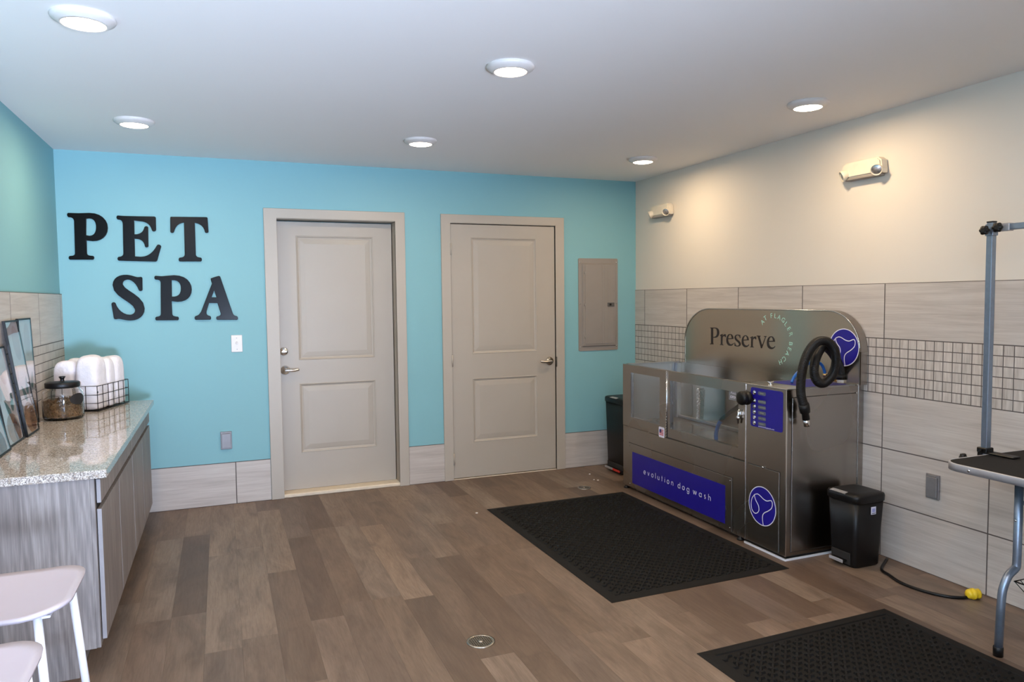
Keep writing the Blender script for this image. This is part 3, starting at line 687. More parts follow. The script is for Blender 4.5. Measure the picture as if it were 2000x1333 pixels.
towel(.127, .250, .140, Y_, 1.104, 'white rolled towel at the centre rear of the basket', 15)
towel(.252, X_, .136, Y_, 1.098, 'white rolled towel at the far rear corner of the basket', 21)

# ---- treat jar
jc = at(127, 812, 2, CZ); jc = Vector((.145, -.875, CZ)); JR = .100
t = thing('treat_jar', 'glass jar of dog treats with a black lid on the granite', 'jar', tuple(jc))
prof = [(0, .0), (JR*.90, .0), (JR*.98, .008), (JR, .02), (JR, .128), (JR*.97, .148), (JR*.86, .165), (JR*.80, .172), (JR*.80, .178), (JR*.765, .178), (JR*.765, .170), (JR*.83, .160), (JR*.93, .146), (JR*.96, .128), (JR*.96, .022), (JR*.92, .012), (0, .012)]
obj('glass_body', lathe(tuple(jc), prof, (0, 0, 1), 64), GLASS, t)
ld = obj('lid', lathe(tuple(jc+Vector((0, 0, .172))), [(0, 0), (JR*.80, 0), (JR*.84, .004), (JR*.84, .026), (JR*.80, .030), (JR*.3, .034), (0, .034)], (0, 0, 1), 48), PBLACK, t)
obj('knob', lathe(tuple(jc+Vector((0, 0, .206))), [(.012, -.001), (.009, .008), (.012, .016), (.017, .024), (.014, .027), (0, .028)], (0, 0, 1), 24), PBLACK, ld)
# oval label wrapped on the glass
bm = bmesh.new(); a0 = math.radians(-36)
def lab_pt(i, j): an = a0+i*.46; return jc+Vector((math.cos(an)*(JR+.0012), math.sin(an)*(JR+.0012), .112+j*.031))
ct = bm.verts.new(lab_pt(0, 0)); prev = None
for k in range(1, 7):
    cur = [bm.verts.new(lab_pt(k/6*math.cos(q), k/6*math.sin(q))) for q in [2*math.pi*i/40 for i in range(40)]]
    if prev is None: [bm.faces.new((ct, cur[i], cur[(i+1) % 40])) for i in range(40)]
    else: bridge(bm, prev, cur)
    prev = cur
bmesh.ops.solidify(bm, geom=bm.faces[:], thickness=.0008)
obj('oval_label', bm, LABELB, t)
# treats: nobody could count them
bm = bmesh.new(); rr = random.Random(5)
for k in range(800):
    an = rr.random()*6.283; ra = JR*.84*math.sqrt(rr.random()) if k % 2 else JR*.88; z = .018+rr.random()*.080+.008*math.sin(an)
    c = jc+Vector((ra*math.cos(an), ra*math.sin(an), z)); s = .0075+rr.random()*.004
    r_ = bmesh.ops.create_cube(bm, size=1); rot = Matrix.Rotation(rr.random()*6, 3, 'X') @ Matrix.Rotation(rr.random()*6, 3, 'Y')
    for v in r_['verts']:
        v.co = c+rot@Vector((v.co.x*s*1.5, v.co.y*s, v.co.z*s*.45))
for v in bm.verts:
    d = Vector((v.co.x-jc.x, v.co.y-jc.y)); m_ = JR*.945
    if d.length > m_: d = d*(m_/d.length); v.co.x = jc.x+d.x; v.co.y = jc.y+d.y
    v.co.z = max(v.co.z, CZ+.0135)
add_lathe(bm, tuple(jc), [(0, .0135), (JR*.78, .0135), (JR*.78, .070), (0, .073)], (0, 0, 1), 24)
tag(obj('dog_treats', bm, TREAT), 'brown dog treats piled inside the glass jar', 'dog treats', None, 'stuff')

# ---- stools
def make_stool(lab):
    t = thing('stool', lab, 'stool', (0, 0, 0), 'white stools')
    bm = bmesh.new(); N = 22; M_ = 8; hx, hy = .20, .205
    out = rrect(-hx, hx, -hy, hy, .11, 7)
    rings_t = []; rings_b = []
    for k in range(M_+1):
        f = k/M_
        def hz(x, y): return .020*(abs(x)/hx)**2.2+.012*(abs(y)/hy)**2
        if k == 0: continue
        rings_t.append([bm.verts.new((x*f, y*f, .585+hz(x*f, y*f)*1.0)) for x, y in out])
        rings_b.append([bm.verts.new((x*f*.985, y*f*.985, .573+hz(x*f, y*f))) for x, y in out])
    ct = bm.verts.new((0, 0, .585)); cb = bm.verts.new((0, 0, .573)); n = len(out)
    for i in range(n):
        bm.faces.new((ct, rings_t[0][i], rings_t[0][(i+1) % n])).smooth = True; bm.faces.new((cb, rings_b[0][(i+1) % n], rings_b[0][i]))
    for R_ in (rings_t, rings_b):
        for a, b in zip(R_, R_[1:]): bridge(bm, a, b)
    bridge(bm, rings_t[-1], rings_b[-1]); obj('seat', bm, SEATM, t)
    for sx in (-1, 1):
        for sy in (-1, 1):
            k_ = .118 if sy < 0 else .152
            lg = obj('leg', tube([(sx*k_, sy*.135, .578), (sx*(k_+.040), sy*.185, 0.004)], .0115, 14), LEGW, t)
            obj('foot', cyl((sx*(k_+.040), sy*.185, 0), (0, 0, 1), .0125, .006, 14), WPLAST, lg)
    bm = bmesh.new(); q = [(sx*((.118 if sy < 0 else .158)+.027), sy*.168, .19) for sx, sy in ((-1, -1), (1, -1), (1, 1), (-1, 1))]
    add_tube(bm, q, .006, 8, closed=True); obj('foot_rail', bm, LEGW, t)
    obj('seat_bracket', box(-.15, .15, -.14, .14, .568, .576, bev=.002), LEGW, t)
    return t
s1 = make_stool('white stool standing beside the end of the grey cabinet'); s1.location = (.350, -3.045, 0)
s2 = copy_tree(s1); s2.location = (.345, -3.60, 0); s2['label'] = 'white stool in the bottom left corner of the photo'

# ---- pedal bins
def make_bin(x0, x1, y0, y1, h, lab, redp=False, sticker=True):
    cx, cy = (x0+x1)/2, (y0+y1)/2
    t = thing('pedal_bin', lab, 'trash bin', (cx, cy, 0), 'black pedal bins')
    bm = bmesh.new(); prev = None
    for z, g in ((0, -.006), (.01, 0), (h*.45, .006), (h-.045, .014)):
        cur = [bm.verts.new((x, y, z)) for x, y in rrect(x0-g, x1+g, y0-g, y1+g, .025, 4)]
        if prev: bridge(bm, prev, cur)
        else: bm.faces.new(list(reversed(cur)))
        prev = cur
    bm.faces.new(prev); obj('bin_body', bm, PBLACK, t)
    bm = bmesh.new(); prev = None
    for z, g in ((h-.052, .014), (h-.047, .021), (h-.020, .022), (h-.009, .019), (h-.004, .008), (h-.001, -.012)):
        cur = [bm.verts.new((x, y, z)) for x, y in rrect(x0-g, x1+g, y0-g, y1+g, .035, 4)]
        if prev: bridge(bm, prev, cur)
        prev = cur
    bm.faces.new(prev); ld = obj('lid', bm, PBLACK, t)
    g = .026
    obj('lid_tab', prism([(x0-g+.004, h-.010), (x0-g+.026, h-.003), (x0-g+.028, h-.001), (x0-g+.001, h-.006)], 'xz', cy-.05+.02, cy+.05+.02), ALU, ld)
    obj('pedal_recess', box(x0-.0085, x0+.02, y0+.03, y1-.02, .012, .075, bev=.002), DARK, t)
    pd = obj('pedal', box(x0-.038, x0+.01, y0+.045, y1-.035, .028, .038, bev=.003), PBLACK, t)
    ym_ = (y0+y1)/2
    obj('pedal_edge', box(x0-.042, x0-.036, (ym_ if redp else y0+.045), y1-.035, .024, .042, bev=.002), ALU, pd)
    if redp: obj('pedal_lock', box(x0-.042, x0-.036, y0+.045, ym_-.002, .024, .042, bev=.002), RED, pd)
    if sticker:
        st = obj('sticker', box(x0+.085, x0+.118, y0-.0195, y0-.0175, h-.112, h-.072), VWHITE, t)
        for k, (a, b, c_, d) in enumerate(((.006, .027, .012, .032), (.004, .029, .004, .008))): obj('sticker_print', box(x0+.085+a, x0+.085+b, y0-.0202, y0-.0194, h-.112+c_, h-.112+d), plain('sticker_ink_%d' % k, srgb(150, 150, 196) if k == 0 else srgb(60, 60, 74), .6), st)
    return t
make_bin(4.000, 4.178, -2.672, -2.500, .398, 'small black pedal bin between the dog wash and the cord')
make_bin(3.935, 4.20, -.47, -.150, .62, 'tall black pedal bin in the corner behind the dog wash', True, False)

# ---- cord with yellow plug
pts = [(1700, 1093), (1722, 1111), (1737, 1123), (1760, 1138), (1800, 1153), (1845, 1164), (1875, 1167), (1890, 1166.5)]
P = []
for i, (u, v) in enumerate(pts): q = at(u, v+1, 2, .008); P.append(q)
P = [Vector((4.262, -2.64, .008))]+P[1:]
t = thing('power_cord', 'black power cord with a yellow plug lying on the floor', 'cord', tuple(P[-1]-Vector((0, 0, .008))))
obj('cable', tube(smooth_path(P, 6), .0075, 10), PBLACK, t)
e = P[-1]; dr_ = (P[-1]-P[-2]).normalized(); c = e+Vector((0, 0, .016))
pl = obj('plug', lathe(tuple(c-dr_*.006), [(0, 0), (.014, 0), (.020, .006), (.023, .014), (.021, .022), (.026, .026), (.026, .036), (.022, .042), (.022, .052), (.024, .058), (0, .060)], tuple(dr_), 20), YEL, t)
bm = bmesh.new()
for a in (-1, 1): s_ = Vector((-dr_.y, dr_.x, 0))*a*.008; q = c+dr_*.052+s_; add_tube(bm, [q, q+dr_*.016], .002, 6)
obj('prong', bm, BRASS, pl)

# ---- crumbs of litter on the floor: small paper bits
bits = [(1160, 938), (1168, 939), (1152, 927), (931, 1003)]
for i, (u, v) in enumerate(bits):
    q = at(u, v, 2, 0); bm = bmesh.new(); pp = [(q.x+.010*math.cos(a)*(.6+.5*R.random()), q.y+.010*math.sin(a)*(.6+.5*R.random())) for a in [k*1.05 for k in range(6)]]
    tag(obj('paper_scrap', prism(pp, 'xy', .0005, .004), WPLAST), ['white scrap by the far floor drain, larger of the close pair', 'tiny white scrap by the far floor drain, right of the close pair', 'tiny white scrap nearest the tall black bin', 'tiny white scrap left of the black rubber mat'][i], 'scrap', 'scraps on the floor')
# ---------------------------------------------------------- dog wash station
XF, XB = 3.755, 4.235; YL, YD, YM, YR = -.722, -1.306, -2.104, -2.432; ZT, ZS = .935, .474
wash = thing('dog_wash_station', 'stainless steel dog wash station with a high rounded backsplash and blue graphics', 'dog wash', ((XF+XB)/2, (YL+YR)/2, 0))
UX, UY, UN = (0, -1, 0), (0, 0, 1), (-1, 0, 0)
def fp(u, v, x=XF): q = at(u, v, 0, x); return (-q.y, q.z)      # on a plane facing the room: (along -y, up)
low = obj('lower_cabinet', box(XF, XB, YM+.001, YL, .022, ZS, bev=.002), STEEL, wash)
obj('painted_seam_shade', box(XF-.0009, XF+.001, -1.9935, -.8065, .0265, .3575), DARK, wash)  # dark plate, paints a shade line around the access panel
ap = obj('access_panel', box(XF-.004, XF+.001, -1.990, -.810, .030, .354, bev=.0012), STEEL, wash)
bn = obj('banner', box(XF-.0052, XF-.0038, -1.930, -.861, .062, .296), BLUE, ap)
for y in (-.825, -1.975):
    for z in (.05, .335): obj('screw', cyl((XF-.004, y, z), (-1, 0, 0), .004, .002, 10), CHROME, ap)
GL = {'e': (1., [[(0, .5), (1, .5)]+arc(.5, .5, .5, 0, 318, 20)]), 'v': (.9, [[(0, 1), (.45, 0)], [(.45, 0), (.9, 1)]]), 'o': (1., [arc(.5, .5, .5, 0, 345, 22)+['c']]),
      'l': (.0, [[(0, 0), (0, 1.6)]]), 'u': (.84, [[(0, 1), (0, .42)]+arc(.42, .42, .42, 180, 360, 12)+[(.84, 1)], [(.84, .5), (.84, 0)]]),
      't': (.5, [[(.22, 1.5), (.22, 0)], [(0, 1), (.5, 1)]]), 'i': (.0, [[(0, 0), (0, 1)], [(0, 1.3), (0, 1.42)]]),
      'n': (.84, [[(0, 0), (0, 1)], [(0, .58)]+arc(.42, .58, .42, 180, 0, 12)+[(.84, 0)]]), 'd': (1., [arc(.5, .5, .5, 0, 345, 22)+['c'], [(1, 0), (1, 1.6)]]),
      'g': (1., [arc(.5, .5, .5, 0, 345, 22)+['c'], [(1, 1), (1, -.1)]+arc(.5, -.1, .5, 0, -150, 10, .42)]), 'w': (1.5, [[(0, 1), (.38, 0)], [(.38, 0), (.75, 1)], [(.75, 1), (1.12, 0)], [(1.12, 0), (1.5, 1)]]),
      'a': (1., [arc(.5, .5, .5, 0, 345, 22)+['c'], [(1, 0), (1, 1)]]), 's': (.7, [arc(.36, .74, .26, 30, 270, 12, .25)+arc(.34, .25, .27, 90, -150, 12, .24)[1:]]),
      'h': (.84, [[(0, 0), (0, 1.6)], [(0, .58)]+arc(.42, .58, .42, 180, 0, 12)+[(.84, 0)]])}
def word(s, a, b, z, xh):
    ws = sum(GL[c][0] for c in s)*xh; gap = ((b-a)-ws)/(len(s)-1); x = a; out = []
    for c in s:
        for st in GL[c][1]: out.append([p if p == 'c' else (x+p[0]*xh, z+p[1]*xh) for p in st])
        x += GL[c][0]*xh+gap
    return out
S3 = .3; zz = lambda X, Y, x=XF: fp(1180+X*S3, 820+Y*S3, x)
(a1, zb), (b3, _) = zz(262, 362), zz(697, 528)
st = word('evolution', a1, zz(460, 400)[0]-.012, .166, .0240)+word('dog', zz(481, 400)[0]+.006, zz(560, 400)[0]-.004, .166, .0240)+word('wash', zz(578, 400)[0]+.010, b3, .166, .0240)
ribbons('banner_text', st, .0038, VWHITE, bn, ((XF-.0052, 0, 0), UX, UY, UN), .0008)
col = obj('equipment_column', box(XF, 4.292, YR, YM-.001, .022, ZT-.004, bev=.002), STEEL, wash)
obj('painted_seam_shade', box(XF-.0009, XF+.001, -2.3885, -2.1285, .0265, .4775), DARK, wash)  # dark plate behind the column door, its rim painted as seam shade
cp_ = obj('column_door', box(XF-.004, XF+.001, -2.385, -2.132, .030, .474, bev=.0012), STEEL, wash)
q = fp(1491, 913.5); obj('cam_lock', cyl((XF-.004, -q[0], q[1]), (-1, 0, 0), .007, .003, 14), CHROME, cp_)
obj('corner_trim', box(XF-.0015, XF+.004, YR-.0018, YR+.004, .022, ZT-.005), CHROME, wash)
obj('seam_trim', box(XF-.0025, XF+.001, YM-.003, YM+.002, .022, ZT-.004), CHROME, wash)
obj('painted_seam_shade', box(3.789, 4.255, YR-.0009, YR+.001, .041, .889), DARK, wash)  # dark plate outlining the side panel with painted shade
sp_ = obj('side_panel', box(3.792, 4.252, YR-.0035, YR+.001, .045, .886, bev=.001), STEEL, wash)
q = at(1672, 768, 1, YR); obj('screw', cyl((q.x, YR-.0035, q.z), (0, -1, 0), .005, .002, 10), CHROME, sp_)
obj('rear_post', box(4.262, 4.296, YR-.004, YR+.02, .022, ZT), STEEL, wash)
bm = box(XF-.005, XF+.004, YR-.005, YM, 0, .010); add_box(bm, XF, 4.29, YR-.006, YR+.002, 0, .010)
obj('base_caulk', bm, CAULK, wash)
bm = box(XF+.03, 4.28, YR+.02, YL-.02, .003, .024); obj('base_frame', bm, DARK, wash)
for y in (YL-.03, YM+.05): obj('levelling_foot', lathe((XF+.012, y, 0), [(0, 0), (.022, 0), (.022, .008), (.010, .014), (.010, .024)], (0, 0, 1), 16), PBLACK, wash)
# tub
bm = box(XF+.02, XB-.001, YM+.001, YL-.001, ZS, .505); obj('tub_floor', bm, STEEL, wash)
bm = box(XF+.03, XB, YL-.020, YL-.001, .50, ZT, bev=.002); add_box(bm, XF+.03, XB, YL-.030, YL+.003, ZT-.006, ZT+.002, .001); obj('tub_side_wall', bm, STEEL2, wash)
obj('tub_corner_post', box(XB-.035, XB-.002, YL-.055, YL-.021, .505, ZT-.008, bev=.002), STEEL2, wash)
obj('tub_ledge', box(XB-.022, XB-.001, YM+.002, YL-.02, .505, .528, bev=.004), STEEL2, wash)
obj('tub_back_wall', box(XB-.004, XB+.002, YM+.002, YL-.02, .50, ZT), STEELB, wash)
def window_frame(name, y0, y1, z0, z1, oy0, oy1, oz0, oz1, x0, x1, mat, par):
    bm = bmesh.new(); o = [(y0, z0), (y1, z0), (y1, z1), (y0, z1)]; i = [(oy0, oz0), (oy1, oz0), (oy1, oz1), (oy0, oz1)]
    V = [[bm.verts.new((x, a, b)) for a, b in r_] for x in (x0, x1) for r_ in (o, i)]
    for k in range(4):
        j = (k+1) % 4
        bm.faces.new((V[0][k], V[0][j], V[1][j], V[1][k])); bm.faces.new((V[2][k], V[2][j], V[3][j], V[3][k]))
        bm.faces.new((V[0][k], V[0][j], V[2][j], V[2][k])); bm.faces.new((V[1][k], V[1][j], V[3][j], V[3][k]))
    return obj(name, bm, mat, par)
f1 = window_frame('fixed_frame', YD+.003, YL, ZS+.002, ZT, -1.216, -.833, .550, .880, XF-.001, XF+.028, STEEL, wash)
obj('pane', box(XF+.010, XF+.014, -1.220, -.829, .546, .884), PANE, f1)
f2 = window_frame('gate_frame', YM+.004, YD-.003, ZS+.010, ZT, -2.043, -1.343, .545, .872, XF-.002, XF+.028, STEEL, wash)
obj('pane', box(XF+.010, XF+.014, -2.047, -1.339, .541, .876), PANE, f2)
bm = cyl((XF-.004, YD, ZS+.002), (0, 0, 1), .0045, ZT-ZS-.004, 10)
for k in range(24): add_box(bm, XF-.0092, XF-.004, YD-.003, YD+.003, ZS+.01+k*.019, ZS+.018+k*.019)
obj('piano_hinge', bm, CHROME, wash)
# gate hardware
q = at(1465, 777, 0, XF)
obj('gate_knob', lathe((XF-.001, q.y, q.z), [(0, 0), (.014, 0), (.014, .008), (.036, .010), (.041, .020), (.040, .034), (.031, .040), (.037, .044), (.041, .056), (.037, .068), (.024, .073), (0, .074)], (-1, 0, 0), 32), PBLACK, wash)
q = at(1434, 772, 0, XF+.01)
c_ = obj('instruction_card', box(XF+.006, XF+.0095, q.y-.052, q.y+.045, q.z-.033, q.z+.030, bev=.001), GREYM2, f2)
for s_, dz in (('PULL', .012), ('OPEN', -.014)): text_obj('card_text', s_, .022, VWHITE, c_, ((XF+.006, q.y+.002, q.z+dz), UX, UY, UN), .0004)
q = at(1446, 812, 0, XF); bm = box(XF-.010, XF-.001, q.y-.030, q.y+.016, q.z+.006, q.z+.028, bev=.002)
add_tube(bm, [(XF-.012, q.y-.004, q.z+.035), (XF-.018, q.y-.002, q.z), (XF-.014, q.y+.004, q.z-.045)], .006, 10); add_lathe(bm, (XF-.016, q.y, q.z-.012), [(0, -.014), (.010, -.010), (.012, 0), (.010, .010), (0, .014)], (0, 0, 1), 14)
obj('gate_latch', bm, CHROME, wash)
# control panel
(a0, t0), (a1_, t1) = fp(1467, 756), fp(1529, 846)
cpn = obj('control_panel', prism([(-a, b) for a, b in rrect(2.149, 2.404, .695, .917, .014)], 'yz', XF, XF-.0022), BLUE, wash)
LBL = ['RINSE', 'SHAMPOO', 'CONDITION', 'RINSE', 'FLEA & TICK', 'DISINFECT']
for v, s_ in zip((767, 783.2, 794, 804.8, 815.4, 826), LBL):
    a, z = fp(1474.5, v)
    b_ = obj('push_button', lathe((XF-.002, -a, z), [(0, 0), (.0125, 0), (.0125, .004), (.0095, .006), (.0085, .004), (.0065, .004), (.0060, .008), (0, .0085)], (-1, 0, 0), 24), CHROME, cpn)
    lb = obj('button_label', prism([(-x, y) for x, y in rrect(a+.028, a+.092, z-.010, z+.010, .008, 5)], 'yz', XF-.002, XF-.0030), GREYL, cpn)
    text_obj('label_text', s_, .0125 if len(s_) < 8 else .0095, TTEXT, lb, ((XF-.003, -(a+.060), z), UX, UY, UN), .0003)
text_obj('web_address', 'evolutiondogwash.com', .0112, VWHITE, cpn, ((XF-.0022, -2.278, .7025), UX, UY, UN), .0003, spacing=1.22)
# dog logos
def px(l): return [zz(X, Y) for X, Y in l]
c0 = zz(1036, 565); c0 = (2.2545, .2555)
ear = px([(985, 487), (968, 512), (962, 548), (968, 585), (985, 608), (1003, 606), (1013, 588), (1009, 558), (995, 530), (986, 505), (985, 487)])
head = px([(985, 487), (1004, 484), (1022, 497), (1043, 518), (1065, 530), (1090, 527), (1099, 540), (1100, 560), (1093, 580), (1072, 596), (1050, 606), (1038, 622), (1036, 650), (1041, 688)])
def sm2(l): return [(p.x, p.y) for p in smooth_path([(a, b, 0) for a, b in l], 5)]
rel = [[(a-c0[0], b-c0[1]) for a, b in sm2(l)] for l in (ear, head)]
def logo(cy, cz, r, x, par, sc_=1.):
    d = obj('logo_disc', prism([(-(cy+r*math.cos(k*math.pi/32)), cz+r*math.sin(k*math.pi/32)) for k in range(64)], 'yz', x, x-.0015), BLUE, par)
    L = [[(cy+a*sc_, cz+b*sc_) for a, b in l] for l in rel]; L.append([(cy+r*.985*math.cos(k*math.pi/32), cz+r*.985*math.sin(k*math.pi/32)) for k in range(64)]+['c'])
    ribbons('logo_lines', L, .0046, VWHITE, d, ((x-.0015, 0, 0), UX, UY, UN), .0006)
logo(c0[0], c0[1], .110, XF-.004, cp_)
# flag sticker
(fa, fz) = fp(1293, 845)
fl = obj('flag_sticker', prism([(-a, b) for a, b in rrect(fa-.036, fa+.030, fz-.036, fz+.036, .008)], 'yz', XF-.001, XF-.0026), VWHITE, f1)
bm = bmesh.new()
for k in range(4): add_box(bm, XF-.0032, XF-.0024, -(fa+.022), -(fa-.028), fz-.020+k*.011, fz-.014+k*.011)
obj('flag_stripes', bm, FLAGR, fl); obj('flag_canton', box(XF-.0034, XF-.0024, -(fa-.004), -(fa-.028), fz-.002, fz+.020), FLAGB, fl)
# backsplash
out = [(-2.462, .937), (-.822, .937)]
def bs_outline(y0, y1, zt, rl, rr, z0=.50):
    o = [(y0, z0), (y1, z0)]
    o += [(y1-rl[0]+rl[0]*math.cos(a), zt-rl[1]+rl[1]*math.sin(a)) for a in [math.radians(k*6) for k in range(16)]]
    o += [(y0+rr[0]-rr[0]*math.sin(a), zt-rr[1]+rr[1]*math.cos(a)) for a in [math.radians(k*6) for k in range(16)]]
    return o
ol = bs_outline(-2.462, -.822, 1.345, (.30, .235), (.235, .225), ZT-.001)
bs = obj('backsplash', prism(ol, 'yz', XB+.002, XB+.008), STEELB, wash)
bm = bmesh.new(); edge = ol[1:]+[ol[0]]
ins = [(a, b) for a, b in edge]
for (p_, q_) in zip(edge, edge[1:]):
    p_, q_ = Vector(p_), Vector(q_); d = (q_-p_)
    if d.length < 1e-5: continue
    d.normalize(); nn = Vector((-d.y, d.x))*.006
    q8 = [(XB-.0005, p_), (XB-.0005, q_), (4.292, q_), (4.292, p_)]
    A_ = [bm.verts.new((x, c.x, c.y)) for x, c in q8]; B_ = [bm.verts.new((x, c.x+nn.x, c.y+nn.y)) for x, c in q8]
    bm.faces.new(A_); bm.faces.new(list(reversed(B_)))
    for k in range(4): bm.faces.new((A_[k], A_[(k+1) % 4], B_[(k+1) % 4], B_[k]))
obj('backsplash_rim', bm, STEEL, bs)
obj('edge_highlight_bead', tube([(XB-.0005, a, b) for a, b in ol[2:]], .0024, 6), CHROME, bs)  # chrome bead added to draw the bright highlight along the edge
logo(-at(1648, 679, 0, XB).y, at(1648, 679, 0, XB).z, .106, XB+.002, bs, .965)
# Preserve: thin serif lettering on the backsplash
def c4(X, Y): return fp(1340+X*.12, 590+Y*.12, XB)
SER = {'P': ['M 388,418 L 470,418 C 515,418 537,450 537,500 C 537,555 507,587 465,587 L 440,585 L 440,573 C 480,573 500,545 500,500 C 500,455 485,432 458,432 L 437,432 L 437,672 L 445,684 L 445,692 L 385,692 L 385,684 L 402,675 L 402,432 L 388,427'],
  'r': ['M 548,540 L 591,522 L 591,560 C 600,532 620,522 642,528 L 646,572 L 632,573 C 625,553 604,552 591,580 L 589,688 L 606,699 L 606,706 L 545,703 L 545,696 L 560,690 L 563,558 L 548,550'],
  's': ['M 880,540 L 882,590 L 872,592 C 865,560 850,545 832,545 C 812,547 805,562 812,585 C 825,620 885,640 887,685 C 888,715 860,732 828,728 C 810,727 795,720 785,718 L 782,665 L 792,665 C 798,700 812,715 832,714 C 850,713 860,700 855,682 C 842,650 785,630 783,585 C 783,550 810,530 838,532 C 855,533 865,540 872,538'],
  'v': ['M 1148,548 L 1208,553 L 1208,561 L 1194,568 L 1234,708 L 1285,572 L 1264,565 L 1264,557 L 1306,558 L 1306,566 L 1295,574 L 1231,755 L 1215,755 L 1163,566 L 1148,558'],
  'e': ['M 768,605 L 681,608 C 681,660 705,694 735,690 C 752,688 760,680 767,668 L 772,678 C 758,708 735,720 710,717 C 670,712 648,670 650,615 C 652,560 680,520 715,522 C 750,525 768,560 768,605', 'M 683,593 L 738,591 C 738,560 730,536 712,536 C 695,538 684,565 683,593']}
def ser(k, dx=0, dy=0, sx=1., ox=0, sy=1., oy=0):
    con = []
    for c in SER[k]: con.append([c4(ox+(a-ox)*sx+dx, oy+(b-oy)*sy+dy) for a, b in path(c, 6)])
    return con
con = []
for g in (ser('P'), ser('r'), ser('e'), ser('s'), ser('e', 250, 22), ser('r', 493, 38), ser('v'), ser('e', 660, 38, 1.12, 650, 1.08, 520)): con += g
flat_shape('lettering', con, VBLACK, bs, ((XB+.002, 0, 0), UX, UY, UN), .0004)
pos = [('A', 913, 305), ('T', 968, 228), ('F', 1090, 180), ('L', 1168, 183), ('A', 1245, 212), ('G', 1325, 265), ('L', 1380, 345), ('E', 1437, 437), ('R', 1475, 545), ('B', 1475, 735), ('E', 1450, 840), ('A', 1405, 935), ('C', 1342, 1035), ('H', 1270, 1100)]
pp = [(c, fp(1400+X*.0975, 600+Y*.0975, XB)) for c, X, Y in pos]
# circle through the letters
P1, P2, P3 = [Vector(pp[i][1]) for i in (0, 7, 13)]
def circ(a, b, c):
    d = 2*(a.x*(b.y-c.y)+b.x*(c.y-a.y)+c.x*(a.y-b.y)); A, B, C_ = a.length_squared, b.length_squared, c.length_squared
    return Vector(((A*(b.y-c.y)+B*(c.y-a.y)+C_*(a.y-b.y))/d, (A*(c.x-b.x)+B*(a.x-c.x)+C_*(b.x-a.x))/d))
cc = circ(P1, P2, P3)
for ch, q in pp:
    d = (Vector(q)-cc).normalized()         # outward = letter top
    up = Vector((0, -d.x, d.y)); rt = Vector((0, -d.y, -d.x))
    text_obj('lettering', ch, .043, VMINT, bs, ((XB+.002, -q[0], q[1]), rt, up, UN), .0004)
# deck
dk = obj('deck', box(XF-.002, XB+.001, YR-.002, YM+.006, ZT-.006, ZT, bev=.001), STEEL2, wash)
bm = bmesh.new(); f = [at(u, v, 2, ZT+.001) for u, v in ((1504, 747.5), (1548, 739.5), (1600, 751), (1553, 758))]
obj('deck_decal', box(3.905, 4.20, -2.405, -2.125, ZT+.0002, ZT+.0014), BLUE, dk)
q = at(1505, 753, 2, ZT); bm = cyl(tuple(q), (0, 0, 1), .007, .018, 12); add_tube(bm, [q+Vector((-.014, .008, .020)), q+Vector((0, 0, .014)), q+Vector((.014, -.010, .022))], .004, 8); add_lathe(bm, tuple(q), [(0, 0), (.016, 0), (.016, .003), (0, .004)], (0, 0, 1), 18)
obj('wing_bolt', bm, CHROME, dk)
# vacuum hose: looped corrugated
def hp(l): return [at(u, v, 1, y) for u, v, y in l]
cl = hp([(1571, 796, -2.482), (1565, 775, -2.482), (1564, 750, -2.478), (1568, 718, -2.472), (1579, 688, -2.468), (1595, 669, -2.466), (1614, 667, -2.464), (1628, 680, -2.462), (1633, 703, -2.462), (1627, 730, -2.464), (1614, 746, -2.468), (1602, 749, -2.472), (1592, 738, -2.474), (1590, 718, -2.470), (1596, 694, -2.42), (1608, 678, -2.40), (1622, 686, -2.385), (1634, 704, -2.365), (1641, 722, -2.345), (1642, 732, -2.335)])
path_ = smooth_path(cl, 26)
# even resampling
acc = [0]
for a, b in zip(path_, path_[1:]): acc.append(acc[-1]+(b-a).length)
step = .00145; N = int(acc[-1]/step); res = []; j = 0
for i in range(N+1):
    s_ = acc[-1]*i/N
    while j < len(acc)-2 and acc[j+1] < s_: j += 1
    f = (s_-acc[j])/(acc[j+1]-acc[j]+1e-9); res.append(path_[j].lerp(path_[j+1], f))
hz = obj('vacuum_hose', tube(res, [.0235+.0012*math.cos(2*math.pi*i*step/.0058) for i in range(N+1)], 16), PBLACK, wash)
a, b = cl[1], cl[0]; d = (b-a).normalized(); d2 = Vector((.18, -.02, -1)).normalized()
n1 = b+d2*.012
obj('hose_cuff', tube([b-d*.02, b+d2*.004, n1+d2*.018, n1+d2*.022, n1+d2*.055, n1+d2*.058], [.028, .0285, .026, .019, .020, .018], 24), PBLACK, hz)
obj('clear_nozzle', tube([n1+d2*.050, n1+d2*.092], [.016, .017], 20), CHROME, hz)
q = cl[-1]; obj('hose_port', tube([(q.x, q.y, ZT), (q.x, q.y, q.z-.026)], .020, 20), WPLAST, wash)
obj('port_collar', tube([(q.x, q.y, q.z-.028), (q.x, q.y, q.z+.004)], .027, 20), PBLACK, wash)
bl = [at(u, v, 1, -2.25) for u, v in ((1546, 748), (1551, 737), (1560, 726), (1575, 713), (1592, 707), (1604, 712), (1610, 724), (1611, 731))]
obj('blue_tube', tube(smooth_path(bl, 8), .0085, 12), HOSEB, wash)
q = bl[-1]; bm = lathe((q.x, q.y, ZT), [(.014, 0), (.014, .012), (.009, .014), (.009, q.z-ZT-.014), (.013, q.z-ZT-.012), (.013, q.z-ZT+.002), (0, q.z-ZT+.003)], (0, 0, 1), 6)
obj('brass_fitting', bm, BRASS, wash)
for dx in (-.035, .05): obj('pipe_elbow', tube(smooth_path([(q.x+.06+dx, q.y-.07, ZT), (q.x+.06+dx, q.y-.07, ZT+.016), (q.x+.085+dx, q.y-.075, ZT+.020)], 4), .008, 10), BRASS, wash)
